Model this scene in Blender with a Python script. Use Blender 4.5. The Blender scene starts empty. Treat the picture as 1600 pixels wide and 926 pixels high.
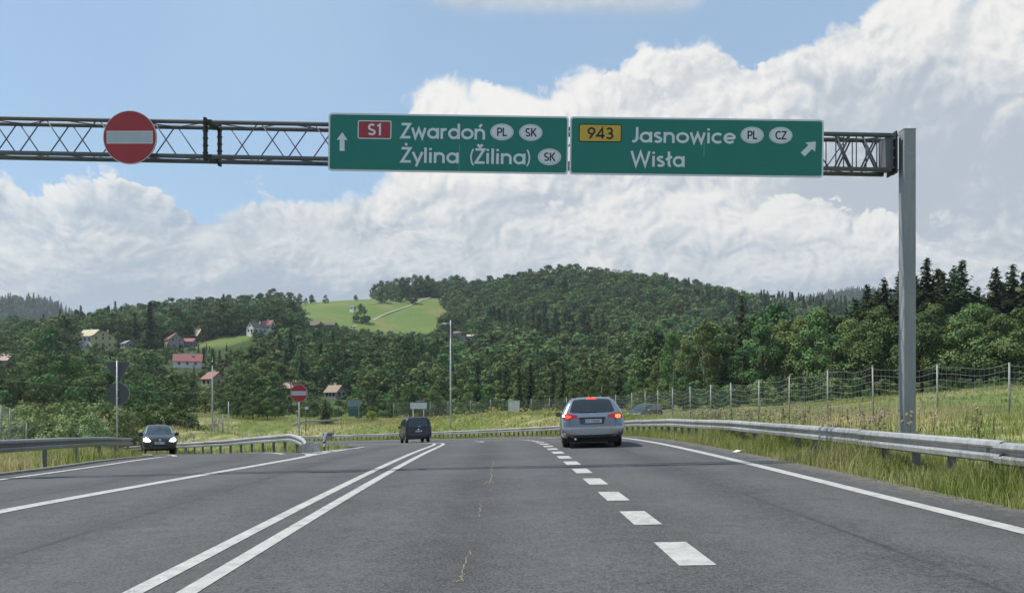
import bpy, bmesh, math, random
import numpy as np
from mathutils import Vector, Matrix
from mathutils.bvhtree import BVHTree
from mathutils.geometry import delaunay_2d_cdt

R = math.radians
scene = bpy.context.scene
COL = scene.collection

# ------------------------------------------------------------------ camera
CAM_H = 1.30
FPX = 1200.0            # focal length in photo pixels (photo is 1600 wide)
HX, HY = 800.0, 628.0   # the horizon point of the level camera, in photo pixels
cam_d = bpy.data.cameras.new('camera')
cam = bpy.data.objects.new('camera', cam_d)
COL.objects.link(cam)
cam.location = (0, 0, CAM_H)
cam.rotation_euler = (R(90), 0, 0)
cam_d.sensor_width = 36
cam_d.lens = 36 * FPX / 1600
cam_d.shift_y = (HY - 463) / 1600
cam_d.clip_start = 0.1
cam_d.clip_end = 20000
scene.camera = cam

# ------------------------------------------------------------------ light
SUN_EL, SUN_AZ = 58.0, -84.0      # degrees; azimuth clockwise from the viewing direction
sd = Vector((math.sin(R(SUN_AZ)) * math.cos(R(SUN_EL)), math.cos(R(SUN_AZ)) * math.cos(R(SUN_EL)), math.sin(R(SUN_EL))))
sun_d = bpy.data.lights.new('sun', 'SUN')
sun_d.energy = 4.8
sun_d.angle = R(0.53)
sun_d.color = (1.0, 0.95, 0.86)
sun = bpy.data.objects.new('sun', sun_d)
COL.objects.link(sun)
sun.location = (0, 0, 60)
sun.rotation_euler = sd.to_track_quat('Z', 'Y').to_euler()
scene.view_settings.view_transform = 'Standard'
scene.view_settings.look = 'None'
scene.view_settings.exposure = 0.0
scene.view_settings.gamma = 1.0
scene.view_settings.use_curve_mapping = False
scene.cycles.use_denoising = True
scene.cycles.max_bounces = 6
scene.cycles.diffuse_bounces = 2
scene.cycles.glossy_bounces = 3
scene.cycles.transmission_bounces = 3
scene.cycles.transparent_max_bounces = 6

# ------------------------------------------------------------------ world: Nishita sky with cumulus banks
world = bpy.data.worlds.new('World')
scene.world = world
world.use_nodes = True
wt = world.node_tree
wt.nodes.clear()

class S:
    """tiny arithmetic wrapper over shader sockets"""
    def __init__(s, nt, v): s.nt, s.v = nt, v
    def _m(s, op, *a):
        n = s.nt.nodes.new('ShaderNodeMath'); n.operation = op
        for i, q in enumerate((s,) + a):
            if isinstance(q, S): s.nt.links.new(q.v, n.inputs[i])
            else: n.inputs[i].default_value = q
        return S(s.nt, n.outputs[0])
    def __add__(s, o): return s._m('ADD', o)
    __radd__ = __add__
    def __sub__(s, o): return s._m('SUBTRACT', o)
    def __rsub__(s, o): return (s * -1.0) + o
    def __mul__(s, o): return s._m('MULTIPLY', o)
    __rmul__ = __mul__
    def __truediv__(s, o): return s._m('DIVIDE', o)
    def max(s, o): return s._m('MAXIMUM', o)
    def min(s, o): return s._m('MINIMUM', o)
    def pow(s, o): return s._m('POWER', o)
    def smooth(s, a, b, lo=0.0, hi=1.0):
        n = s.nt.nodes.new('ShaderNodeMapRange'); n.interpolation_type = 'SMOOTHSTEP'
        s.nt.links.new(s.v, n.inputs['Value'])
        for k, q in (('From Min', a), ('From Max', b), ('To Min', lo), ('To Max', hi)):
            if isinstance(q, S): s.nt.links.new(q.v, n.inputs[k])
            else: n.inputs[k].default_value = q
        return S(s.nt, n.outputs['Result'])

def vadd(nt, v, off, scale=1.0):
    n = nt.nodes.new('ShaderNodeVectorMath'); n.operation = 'MULTIPLY_ADD'
    nt.links.new(v, n.inputs[0]); n.inputs[1].default_value = (scale,) * 3; n.inputs[2].default_value = off
    return n.outputs[0]

def noise(nt, v, scale, detail=6, rough=0.55, dist=0.0, lac=2.0):
    n = nt.nodes.new('ShaderNodeTexNoise'); n.noise_dimensions = '3D'
    if v is not None: nt.links.new(v, n.inputs['Vector'])
    n.inputs['Scale'].default_value = scale; n.inputs['Detail'].default_value = detail
    n.inputs['Roughness'].default_value = rough; n.inputs['Distortion'].default_value = dist
    n.inputs['Lacunarity'].default_value = lac
    return S(nt, n.outputs[0])

def voro(nt, v, scale, detail=2.0, rough=0.5, smooth=0.35):
    n = nt.nodes.new('ShaderNodeTexVoronoi'); n.feature = 'SMOOTH_F1'
    nt.links.new(v, n.inputs['Vector'])
    n.inputs['Scale'].default_value = scale; n.inputs['Detail'].default_value = detail
    n.inputs['Roughness'].default_value = rough; n.inputs['Smoothness'].default_value = smooth
    return S(nt, n.outputs['Distance'])

def mixc(nt, f, a, b):
    n = nt.nodes.new('ShaderNodeMix'); n.data_type = 'RGBA'
    if isinstance(f, S): nt.links.new(f.v, n.inputs[0])
    else: n.inputs[0].default_value = f
    for i, q in ((6, a), (7, b)):
        if isinstance(q, tuple): n.inputs[i].default_value = (q + (1,))[:4]
        else: nt.links.new(q, n.inputs[i])
    return n.outputs[2]

def build_sky():
    nt = wt
    tc = nt.nodes.new('ShaderNodeTexCoord')
    d = tc.outputs['Generated']
    sep = nt.nodes.new('ShaderNodeSeparateXYZ'); nt.links.new(d, sep.inputs[0])
    x, y, z = (S(nt, sep.outputs[i]) for i in range(3))
    az = x._m('ARCTAN2', y)
    el = z._m('ARCTAN2', (x * x + y * y)._m('SQRT'))
    sky = nt.nodes.new('ShaderNodeTexSky'); sky.sky_type = 'NISHITA'
    sky.sun_disc = False; sky.sun_elevation = R(SUN_EL); sky.sun_rotation = R(SUN_AZ)
    sky.altitude = 500; sky.air_density = 1.0; sky.dust_density = 0.6; sky.ozone_density = 1.6
    sc = nt.nodes.new('ShaderNodeMix'); sc.data_type = 'RGBA'; sc.blend_type = 'MULTIPLY'; sc.inputs[0].default_value = 1
    nt.links.new(sky.outputs[0], sc.inputs[6]); sc.inputs[7].default_value = (SKY_K * .92, SKY_K * 1.02, SKY_K * 1.0, 1)
    col = sc.outputs[2]
    # thin veil of high haze
    veil = noise(nt, d, 2.2, 3, 0.55).smooth(.35, .8, .50, .68)
    col = mixc(nt, veil, col, (.46, .645, .86))

    def curve(pts, default):
        n = nt.nodes.new('ShaderNodeFloatCurve')
        c = n.mapping.curves[0]
        P = [(-math.pi, default), (-1.2, default)]
        for px, py in pts:
            a = math.atan((px - HX) / FPX)
            P.append((a, math.atan((HY - py) / FPX * math.cos(a))))
        P += [(1.2, P[-1][1]), (math.pi, default)]
        P = [((a + math.pi) / (2 * math.pi), e) for a, e in P]
        c.points[0].location = P[0]; c.points[1].location = P[-1]
        for p in P[1:-1]: c.points.new(*p)
        for p in c.points: p.handle_type = 'VECTOR'
        n.mapping.use_clip = False
        n.mapping.update()
        t = (az + math.pi) * (1 / (2 * math.pi))
        nt.links.new(t.v, n.inputs['Value'])
        return S(nt, n.outputs[0])

    L = Vector((-0.75, 0.0, 0.66))
    def ntex(v, scale, detail, rough, kind='FBM', color=False):
        n = nt.nodes.new('ShaderNodeTexNoise'); n.noise_type = kind; nt.links.new(v, n.inputs['Vector'])
        n.inputs['Scale'].default_value = scale; n.inputs['Detail'].default_value = detail; n.inputs['Roughness'].default_value = rough
        return n.outputs['Color'] if color else S(nt, n.outputs[0])
    # one warp of the view direction shared by all layers, so that the puffs roll
    wc = ntex(d, 7.0, 2, .5, color=True)
    wv = nt.nodes.new('ShaderNodeVectorMath'); wv.operation = 'MULTIPLY_ADD'
    nt.links.new(wc, wv.inputs[0]); wv.inputs[1].default_value = (.075,) * 3; nt.links.new(d, wv.inputs[2])
    dw = wv.outputs[0]
    ms = nt.nodes.new('ShaderNodeMapping'); ms.inputs['Scale'].default_value = (1, 1, 2.3); ms.inputs['Location'].default_value = (.7, 2.2, .4); nt.links.new(dw, ms.inputs['Vector'])
    gloom = (ntex(ms.outputs[0], 5.2, 4, .55) - .5) * 2.9        # cloud shadows lying in flat bands
    def layer(col, pts, default, seed, ks, amp, lit, base, depth, soft, opacity=1.0, floor=None, softlow=.03, relief=1.0, bright=0.0, stretch=1.0):
        off = Vector((seed, seed * 1.7, -seed * .6))
        mp = nt.nodes.new('ShaderNodeMapping'); mp.inputs['Scale'].default_value = (1, 1, stretch); mp.inputs['Location'].default_value = off
        nt.links.new(dw, mp.inputs['Vector']); p0 = mp.outputs[0]
        w = ntex(p0, ks * .55, 1, .5)
        def field(v):
            b = ntex(v, ks * 1.25, 1, .45) - .5
            c_ = ntex(v, ks * 3.6, 5, .58) - .5
            return b._m('ABSOLUTE') * 4.2 - .50, c_._m('ABSOLUTE') * 3.2 - .32
        b0, c0 = field(p0)
        b1, c1 = field(vadd(nt, p0, L * (.07 / ks)))
        f0 = b0 + c0
        B = curve(pts, default)
        wl = (w - .5) * 3.4
        h = B - el + wl * amp + f0 * amp
        wisp = (gloom * 1.3 + c0 * 1.2 + .62).max(.28)
        a = h.smooth(0.0, wisp * soft)
        if floor is not None:
            fl = curve(floor, .02)
            a = a * (el - fl + wl * amp).smooth(0.0, softlow)
        t = h.smooth(-.01, depth)                      # 0 at the sunlit heads, 1 deep inside the bank
        shade = (.80 - t * .80 + ((b0 - b1) * .9 + (c0 - c1) * .75) * relief + wl * .42 + b0 * .30 + c0 * .20 + gloom * .72 + bright)
        sh = shade.smooth(-.05, 1.22)
        c = mixc(nt, sh, base, lit)
        return mixc(nt, a * opacity, col, c)

    for args in SKY_LAYERS():
        col = layer(col, **args)
    # everything low pales into the summer haze
    hz = el.smooth(-.02, .15, .55, 0.0)
    col = mixc(nt, hz, col, (.55, .65, .745))
    bg = nt.nodes.new('ShaderNodeBackground'); bg.inputs['Strength'].default_value = 1.0
    out = nt.nodes.new('ShaderNodeOutputWorld')
    nt.links.new(col, bg.inputs['Color']); nt.links.new(bg.outputs[0], out.inputs['Surface'])
    world.cycles.sampling_method = 'MANUAL'; world.cycles.sample_map_resolution = 256

SKY_K = 0.14
def SKY_LAYERS():
    WH = (.93, .915, .88)
    G1, G2, G3 = (.49, .55, .62), (.43, .50, .58), (.42, .495, .585)
    return [
        # tall bank on the right
        dict(pts=[(-300, 380), (0, 370), (300, 350), (480, 290), (590, 235), (640, 160), (700, 155), (760, 165), (840, 145), (930, 105), (1010, 92), (1110, 50), (1165, 95), (1215, 80), (1290, 25), (1450, -60), (1900, -120)],
             default=.30, seed=3.1, ks=6.5, amp=.042, lit=WH, base=G1, depth=.22, soft=.034, bright=.06),
        # cloud drifting along the top edge
        dict(pts=[(400, 60), (600, 40), (660, -60), (1000, -60), (1100, -20), (1150, 40), (1300, 60)], default=.2, seed=9.4, ks=5, amp=.016,
             lit=(.78, .80, .82), base=G1, depth=.10, soft=.05, opacity=.85,
             floor=[(400, -400), (630, -20), (670, 16), (720, 32), (1000, 34), (1090, 22), (1150, -60), (1300, -400)], softlow=.025, relief=.9),
        # middle heads
        dict(pts=[(-300, 320), (0, 270), (40, 300), (120, 325), (210, 290), (300, 285), (400, 250), (520, 270), (620, 290), (760, 320), (900, 300), (1050, 300), (1250, 350), (1600, 350), (1900, 320)],
             default=.24, seed=5.7, ks=8.0, amp=.046, lit=WH, base=G2, depth=.10, soft=.036, opacity=.9, stretch=1.25),
        # low bank with bright patches
        dict(pts=[(-300, 390), (0, 370), (150, 345), (300, 350), (450, 330), (600, 345), (760, 350), (900, 350), (1100, 360), (1300, 385), (1600, 390)],
             default=.17, seed=12.3, ks=7.5, amp=.040, lit=(.86, .86, .84), base=G3, depth=.12, soft=.06, opacity=.85, stretch=1.7, bright=.02),
    ]
build_sky()

# ------------------------------------------------------------------ helpers
def tag(o, label=None, cat=None, group=None, kind=None):
    if label: o['label'] = label
    if cat: o['category'] = cat
    if group: o['group'] = group
    if kind: o['kind'] = kind
    return o

def empty(name, loc=(0, 0, 0), rz=0.0):
    o = bpy.data.objects.new(name, None)
    o.empty_display_size = .3
    COL.objects.link(o); o.location = loc; o.rotation_euler = (0, 0, rz)
    return o

def thing(name, label, cat, loc=(0, 0, 0), rz=0.0, group=None):
    return tag(empty(name, loc, rz), label, cat, group)

def copy_tree(o, parent=None):
    c = o.copy(); COL.objects.link(c); c.parent = parent
    for ch in o.children: copy_tree(ch, c)
    return c

def link_mesh(name, me, parent=None, mats=()):
    for m in mats: me.materials.append(m)
    o = bpy.data.objects.new(name, me); COL.objects.link(o)
    if parent is not None: o.parent = parent
    return o

class MB:
    """collects shapes; build() links them as one mesh object"""
    def __init__(s): s.v, s.f, s.m = [], [], []
    def add(s, vs, fs, mi=0):
        b = len(s.v); s.v += [tuple(q) for q in vs]
        for f in fs: s.f.append(tuple(b + i for i in f)); s.m.append(mi)
    def box(s, c, size, rot=None, mi=0):
        hx, hy, hz = size[0] / 2, size[1] / 2, size[2] / 2
        vs = [Vector((sx * hx, sy * hy, sz * hz)) for sz in (-1, 1) for sy in (-1, 1) for sx in (-1, 1)]
        if rot is not None: vs = [rot @ q for q in vs]
        c = Vector(c)
        s.add([q + c for q in vs], [(0, 2, 3, 1), (4, 5, 7, 6), (0, 1, 5, 4), (2, 6, 7, 3), (0, 4, 6, 2), (1, 3, 7, 5)], mi)
    def tube(s, pts, r, n=8, cap=True, mi=0):
        pts = [Vector(p) for p in pts]
        rs = r if isinstance(r, (list, tuple)) else [r] * len(pts)
        rings = []
        for i, p in enumerate(pts):
            t = (pts[min(i + 1, len(pts) - 1)] - pts[max(i - 1, 0)]).normalized()
            a = t.cross(Vector((0, 0, 1)) if abs(t.z) < .9 else Vector((1, 0, 0))).normalized()
            b = t.cross(a)
            rings.append([p + (a * math.cos(k * 2 * math.pi / n) + b * math.sin(k * 2 * math.pi / n)) * rs[i] for k in range(n)])
        vs = [q for r_ in rings for q in r_]
        fs = []
        for i in range(len(pts) - 1):
            for k in range(n):
                fs.append((i * n + k, i * n + (k + 1) % n, (i + 1) * n + (k + 1) % n, (i + 1) * n + k))
        if cap:
            fs.append(tuple(range(n - 1, -1, -1))); fs.append(tuple((len(pts) - 1) * n + k for k in range(n)))
        s.add(vs, fs, mi)
    def prism(s, poly, d0, d1, axis='y', mi=0):
        """poly: 2-D outline; extruded between d0 and d1 along axis (y: poly is x,z; z: poly is x,y; x: poly is y,z)"""
        def P(a, b, d): return {'y': (a, d, b), 'z': (a, b, d), 'x': (d, a, b)}[axis]
        n = len(poly)
        vs = [P(a, b, d0) for a, b in poly] + [P(a, b, d1) for a, b in poly]
        fs = [tuple(range(n)), tuple(range(2 * n - 1, n - 1, -1))]
        fs += [(i, i + n, (i + 1) % n + n, (i + 1) % n) for i in range(n)]
        s.add(vs, fs, mi)
    def build(s, name, mat, parent=None, smooth=False, fix=True):
        me = bpy.data.meshes.new(name)
        me.from_pydata(s.v, [], s.f)
        mats = mat if isinstance(mat, (list, tuple)) else [mat]
        if len(mats) > 1: me.polygons.foreach_set('material_index', s.m)
        if fix:
            bm = bmesh.new(); bm.from_mesh(me); bmesh.ops.recalc_face_normals(bm, faces=bm.faces); bm.to_mesh(me); bm.free()
        if smooth: me.polygons.foreach_set('use_smooth', [True] * len(me.polygons))
        return link_mesh(name, me, parent, mats)

def np_mesh(name, V, F, mat, parent=None, smooth=False, attr=None, normals=None):
    """V (n,3) array, F (m,k) array of equal-size faces"""
    me = bpy.data.meshes.new(name)
    V = np.asarray(V, dtype=np.float32); F = np.asarray(F, dtype=np.int32)
    k = F.shape[1]
    me.vertices.add(len(V)); me.vertices.foreach_set('co', V.ravel())
    me.loops.add(F.size); me.loops.foreach_set('vertex_index', F.ravel())
    me.polygons.add(len(F)); me.polygons.foreach_set('loop_start', np.arange(0, F.size, k, dtype=np.int32))
    me.update(calc_edges=True)
    if smooth: me.polygons.foreach_set('use_smooth', [True] * len(F))
    if attr:
        for nm, arr in attr.items():
            a = me.attributes.new(nm, 'FLOAT', 'POINT'); a.data.foreach_set('value', np.asarray(arr, dtype=np.float32))
    mats = mat if isinstance(mat, (list, tuple)) else [mat]
    for m in mats: me.materials.append(m)
    o = bpy.data.objects.new(name, me); COL.objects.link(o)
    if parent is not None: o.parent = parent
    return o

MATS = {}
def mat(name, col, rough=.6, metal=0.0, var=.12, vscale=6.0, bump=0.0, bscale=40.0, spec=.5, emit=None, estr=0.0, coat=0.0, alpha=None, trans=0.0, dark=None):
    """plain procedural material: base colour with noise mottling and fine relief"""
    if name in MATS: return MATS[name]
    m = bpy.data.materials.new(name); m.use_nodes = True; nt = m.node_tree
    b = nt.nodes['Principled BSDF']
    tc = nt.nodes.new('ShaderNodeTexCoord')
    if var > 0:
        n = noise(nt, tc.outputs['Object'], vscale, 5, .6)
        lo = tuple(max(0, c * (1 - var)) for c in col) if dark is None else dark
        hi = tuple(min(1, c * (1 + var)) for c in col)
        c = mixc(nt, n.smooth(.3, .7), lo, hi)
        nt.links.new(c, b.inputs['Base Color'])
        rr = n.smooth(.3, .7, max(.03, rough - .08), min(1, rough + .08)); nt.links.new(rr.v, b.inputs['Roughness'])
    else:
        b.inputs['Base Color'].default_value = col + (1,); b.inputs['Roughness'].default_value = rough
    b.inputs['Metallic'].default_value = metal
    b.inputs['Specular IOR Level'].default_value = spec
    b.inputs['Coat Weight'].default_value = coat
    b.inputs['Coat Roughness'].default_value = .05
    b.inputs['Transmission Weight'].default_value = trans
    if emit: b.inputs['Emission Color'].default_value = emit + (1,); b.inputs['Emission Strength'].default_value = estr
    if bump > 0:
        bn = nt.nodes.new('ShaderNodeBump'); bn.inputs['Strength'].default_value = bump; bn.inputs['Distance'].default_value = .01
        q = noise(nt, tc.outputs['Object'], bscale, 4, .6)
        nt.links.new(q.v, bn.inputs['Height']); nt.links.new(bn.outputs[0], b.inputs['Normal'])
    MATS[name] = m
    return m

def at(px, py, d):
    """photo pixel and distance -> point"""
    return Vector(((px - HX) / FPX * d, d, CAM_H - (py - HY) / FPX * d))
# ------------------------------------------------------------------ road geometry
DS = .25
_s = np.arange(-40, 230, DS)
def _head(s):
    """heading of the carriageway, radians left of +Y, along its arc length"""
    k = 1 / 92.0
    h = np.where(s < 22, 0, np.where(s < 32, (s - 22) ** 2 / 20 * k, (s - 27) * k))
    return .016 + np.minimum(h, 1.35)
_h = _head(_s)
_px = np.cumsum(-np.sin(_h)) * DS; _py = np.cumsum(np.cos(_h)) * DS
_i0 = int(np.argmin(np.abs(_s)))
_px -= _px[_i0]; _py -= _py[_i0]
PROF = np.array([(-40, .0), (8, 0), (14, -.025), (18, -.06), (22, -.11), (26, -.19), (30, -.30), (36, -.53), (45, -.98), (60, -1.78), (80, -2.85), (100, -3.9), (130, -5.2), (180, -6.6), (240, -7.5)])
def _smooth_interp(x, tab):
    a = np.interp(x - 2, tab[:, 0], tab[:, 1]); b = np.interp(x, tab[:, 0], tab[:, 1]); c = np.interp(x + 2, tab[:, 0], tab[:, 1])
    return (a + 2 * b + c) / 4
def supel(s): return np.interp(s, [0, 10, 32, 300], [.010, .014, .04, .04])
def path(s, q):
    s = np.asarray(s, float); q = np.asarray(q, float)
    h = np.interp(s, _s, _h); x = np.interp(s, _s, _px); y = np.interp(s, _s, _py)
    return x + np.cos(h) * q, y + np.sin(h) * q
def to_sq(x, y):
    x = np.atleast_1d(np.asarray(x, float)); y = np.atleast_1d(np.asarray(y, float))
    S_, Q_ = np.empty_like(x), np.empty_like(x)
    xf, yf = x.ravel(), y.ravel(); so, qo = np.empty_like(xf), np.empty_like(xf)
    for a in range(0, len(xf), 4000):
        dx = xf[a:a + 4000, None] - _px[None, ::2]; dy = yf[a:a + 4000, None] - _py[None, ::2]
        i = np.argmin(dx * dx + dy * dy, axis=1) * 2
        h = _h[i]; ddx = xf[a:a + 4000] - _px[i]; ddy = yf[a:a + 4000] - _py[i]
        so[a:a + 4000] = _s[i] + (-np.sin(h) * ddx + np.cos(h) * ddy)
        qo[a:a + 4000] = np.cos(h) * ddx + np.sin(h) * ddy
    return so.reshape(x.shape), qo.reshape(x.shape)
def zsq(s, q): return _smooth_interp(np.asarray(s, float), PROF) + supel(s) * np.clip(q, -13, 9)
def zroad(x, y):
    s, q = to_sq(x, y)
    return zsq(s, q)
def zr(x, y): return float(zroad(x, y)[0])
def RP(s, q, dz=0.0):
    x, y = path(s, q); return Vector((float(x), float(y), float(zsq(s, q)) + dz))

def hit(px, py, dz=0.0, d0=4, d1=140):
    """where the ray through a photo pixel first meets the road surface"""
    ds = np.linspace(d0, d1, 1500)
    X = (px - HX) / FPX * ds; Z = CAM_H - (py - HY) / FPX * ds
    z = zroad(X, ds) + dz
    k = np.where(Z < z)[0]
    i = k[0] if len(k) else int(np.argmin(Z - z))
    return Vector((X[i], ds[i], z[i]))

# the slip road coming in from the left: left and right edges as plan points
RAMP_L = np.array([(-10.6, -30), (-10.6, 0), (-10.75, 10), (-11.2, 18), (-12.0, 22), (-13.3, 27), (-15.2, 32.5), (-18.6, 37.5), (-24, 42.4), (-31, 47.5), (-42, 57), (-60, 66)], float)
RAMP_R = np.array([(-6.0, -30), (-6.0, 0), (-6.0, 10), (-6.1, 18), (-6.5, 24), (-9.2, 30.2), (-12.7, 36.6), (-17.3, 43.2), (-23.5, 50), (-36, 59), (-55, 69)], float)
def catmull(P, n):
    P = np.asarray(P, float); out = []
    for i in range(len(P) - 1):
        p0, p1, p2, p3 = P[max(i - 1, 0)], P[i], P[i + 1], P[min(i + 2, len(P) - 1)]
        for t in np.linspace(0, 1, n, endpoint=False):
            out.append(.5 * ((2 * p1) + (-p0 + p2) * t + (2 * p0 - 5 * p1 + 4 * p2 - p3) * t * t + (-p0 + 3 * p1 - 3 * p2 + p3) * t ** 3))
    out.append(P[-1]); return np.array(out)
def resample(P, n):
    d = np.r_[0, np.cumsum(np.hypot(*np.diff(P, axis=0).T))]; t = np.linspace(0, d[-1], n)
    return np.stack([np.interp(t, d, P[:, 0]), np.interp(t, d, P[:, 1])], 1)
RL, RR = resample(catmull(RAMP_L, 8), 100), resample(catmull(RAMP_R, 8), 100)

def seg_dist(x, y, P):
    """distance from points to polyline P (n,2)"""
    x = np.asarray(x, float); y = np.asarray(y, float); best = np.full(x.shape, 1e9)
    for a, b in zip(P[:-1], P[1:]):
        d = b - a; L = max(d @ d, 1e-9)
        t = np.clip(((x - a[0]) * d[0] + (y - a[1]) * d[1]) / L, 0, 1)
        best = np.minimum(best, np.hypot(x - a[0] - t * d[0], y - a[1] - t * d[1]))
    return best
def in_poly(x, y, P):
    x = np.asarray(x, float); y = np.asarray(y, float); c = np.zeros(x.shape, bool)
    n = len(P); j = n - 1
    for i in range(n):
        xi, yi = P[i]; xj, yj = P[j]
        c ^= ((yi > y) != (yj > y)) & (x < (xj - xi) * (y - yi) / ((yj - yi) or 1e-9) + xi)
        j = i
    return c
RAMP_POLY = np.vstack([RL, RR[::-1]])

# ------------------------------------------------------------------ terrain height: thin-plate through surveyed points
def gp(px, d, py): 
    p = at(px, py, d); return (p.x, p.y, p.z)
CTRL = [gp(1577, 28, 650), gp(1294, 32, 657), gp(1160, 40, 655), gp(1051, 50, 655), gp(900, 75, 650), gp(766, 98, 649), gp(700, 83, 646),
        gp(1600, 45, 625), gp(1450, 55, 622), gp(1570, 70, 606), gp(1300, 80, 630), gp(1300, 115, 622), gp(1100, 100, 636), gp(1100, 140, 625), gp(1007, 75, 659), gp(1040, 74, 656), gp(975, 80, 656),
        gp(1500, 130, 588), gp(1300, 200, 590), gp(1600, 220, 560), gp(1900, 120, 590), gp(1900, 300, 520),
        gp(654, 90, 660), gp(654, 150, 650), gp(520, 110, 668), gp(520, 160, 652), gp(400, 90, 672), gp(400, 130, 656), gp(300, 110, 662), gp(330, 92, 670),
        gp(100, 60, 672), gp(200, 60, 676), gp(0, 40, 672), gp(-300, 40, 668), gp(0, 100, 648), gp(150, 110, 650), gp(-400, 120, 640),
        gp(600, 200, 640), gp(800, 200, 632), gp(1000, 200, 622), gp(400, 220, 620), gp(200, 220, 614), gp(0, 220, 600),
        gp(293, 300, 579), gp(150, 330, 546), gp(285, 370, 549), gp(410, 400, 523), gp(333, 260, 605), gp(8, 300, 574), gp(460, 250, 616), gp(530, 230, 622),
        gp(520, 480, 517), gp(580, 520, 520), gp(690, 540, 524), gp(650, 680, 467), gp(500, 680, 473), gp(560, 600, 488), gp(330, 500, 517),
gp(300, 600, 497), gp(240, 590, 503), gp(200, 560, 512), gp(160, 560, 517), gp(130, 550, 527), gp(60, 530, 540), gp(0, 500, 548), gp(-200, 560, 520), gp(400, 640, 483),
        gp(900, 420, 545), gp(750, 420, 552), gp(1050, 420, 545), gp(1150, 400, 560), gp(600, 400, 566), gp(1250, 420, 556), gp(1250, 550, 530), gp(1330, 600, 524), gp(1150, 550, 515), gp(1350, 420, 560),
        gp(780, 645, 466), gp(820, 645, 450), gp(860, 640, 444), gp(900, 640, 442), gp(940, 640, 443), gp(1000, 645, 455), gp(1050, 650, 459), gp(1100, 665, 470), gp(1150, 690, 482), gp(1230, 740, 495), gp(1330, 800, 505),
        gp(820, 800, 492), gp(900, 800, 488), gp(1000, 800, 495), gp(1100, 830, 508), gp(1230, 900, 525), gp(300, 760, 525), gp(130, 700, 545), gp(0, 700, 555),
gp(740, 655, 473), gp(1600, 700, 490), gp(1500, 400, 530),
        gp(640, 780, 478), gp(500, 780, 492), gp(-600, 600, 520), gp(2200, 500, 500)]
CTRL += [(x, y, z) for x, y, z in ((-400, -100, -6), (0, -150, 0), (300, -100, 12), (-150, 0, -4), (120, 10, 6), (45, 5, 1.6), (40, -40, 1.5), (-40, -20, -1.5), (-900, 0, 10), (900, 0, 40),
         (0, 1000, 55), (500, 1050, 55), (-300, 900, 45), (-600, 900, 45), (800, 1100, 80), (-900, 900, 60))]
C = np.array(CTRL, float)
def _tps(r2): return np.where(r2 > 1e-9, r2 * np.log(np.maximum(r2, 1e-9)), 0)
def _rbf_fit(C, lam=6.0):
    P = C[:, :2] / 100.0; n = len(P)
    K = _tps(((P[:, None] - P[None]) ** 2).sum(-1)) + np.eye(n) * lam * 1e-3
    A = np.zeros((n + 3, n + 3)); A[:n, :n] = K; A[:n, n] = 1; A[:n, n + 1:] = P; A[n, :n] = 1; A[n + 1:, :n] = P.T
    b = np.zeros(n + 3); b[:n] = C[:, 2]
    return P, np.linalg.solve(A, b)
_P, _W = _rbf_fit(C)
def rbf(x, y):
    x = np.atleast_1d(np.asarray(x, float)); y = np.atleast_1d(np.asarray(y, float)); sh = x.shape
    xf, yf = x.ravel() / 100, y.ravel() / 100; out = np.empty_like(xf); n = len(_P)
    for a in range(0, len(xf), 20000):
        r2 = (xf[a:a + 20000, None] - _P[None, :, 0]) ** 2 + (yf[a:a + 20000, None] - _P[None, :, 1]) ** 2
        out[a:a + 20000] = _tps(r2) @ _W[:n] + _W[n] + _W[n + 1] * xf[a:a + 20000] + _W[n + 2] * yf[a:a + 20000]
    return out.reshape(sh)
def sstep(a, b, v):
    t = np.clip((v - a) / (b - a), 0, 1); return t * t * (3 - 2 * t)
def gauss_hill(x, y, cx, cy, h, sx, sy): return h * np.exp(-((x - cx) / sx) ** 2 - ((y - cy) / sy) ** 2)
_rs = np.random.RandomState(5)
_wav = [(_rs.uniform(-1, 1, 2) * f, _rs.uniform(0, 6.28), a) for f, a in ((.02, .7), (.02, .6), (.035, .45), (.05, .35), (.12, .12), (.17, .1), (.3, .06), (.45, .04))]
def wobble(x, y): return sum(a * np.sin(k[0] * x + k[1] * y + p) for k, p, a in _wav)
def zground(x, y):
    x = np.atleast_1d(np.asarray(x, float)); y = np.atleast_1d(np.asarray(y, float))
    D = np.hypot(x, y)
    g = rbf(x, y)
    far = sstep(800, 1150, D)
    plain = 45 + gauss_hill(x, y, -935, 1500, 128, 150, 240) + gauss_hill(x, y, -1250, 1500, 60, 260, 300) + gauss_hill(x, y, 900, 2050, 205, 420, 300) + gauss_hill(x, y, 1700, 2100, 180, 500, 400) + gauss_hill(x, y, 100, 2300, 60, 900, 400)
    g = g * (1 - far) + plain * far
    near = sstep(40, 260, D)
    g = g + wobble(x, y) * (.12 + .88 * near) * np.where(D < 90, .35, 1.0)
    s, q = to_sq(x, y)
    on = (s > -39) & (s < 170)
    zs = zsq(s, q)
    # distance outside the paved strip (right edge at q=6.0, left edge of the road at q=-6.4)
    dm = np.maximum(q - 7.6, -7.2 - q)
    inr = in_poly(x, y, RAMP_POLY)
    near_ramp = (D < 110)
    dr = np.full(x.shape, 1e3)
    if near_ramp.any():
        xx, yy = x[near_ramp], y[near_ramp]
        dd = np.minimum(seg_dist(xx, yy, RL[::2]), seg_dist(xx, yy, RR[::2]))
        dd[in_poly(xx, yy, RAMP_POLY)] *= -1
        dr[near_ramp] = dd
    dpv = np.minimum(np.where(on, dm, 1e3), dr - .9)
    w = sstep(0.0, 9.0, dpv)
    zb = zs - .05
    return zb * (1 - w) + np.where(w > 0, g, 0) * w
def zg(x, y): return float(zground(x, y)[0])
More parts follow.
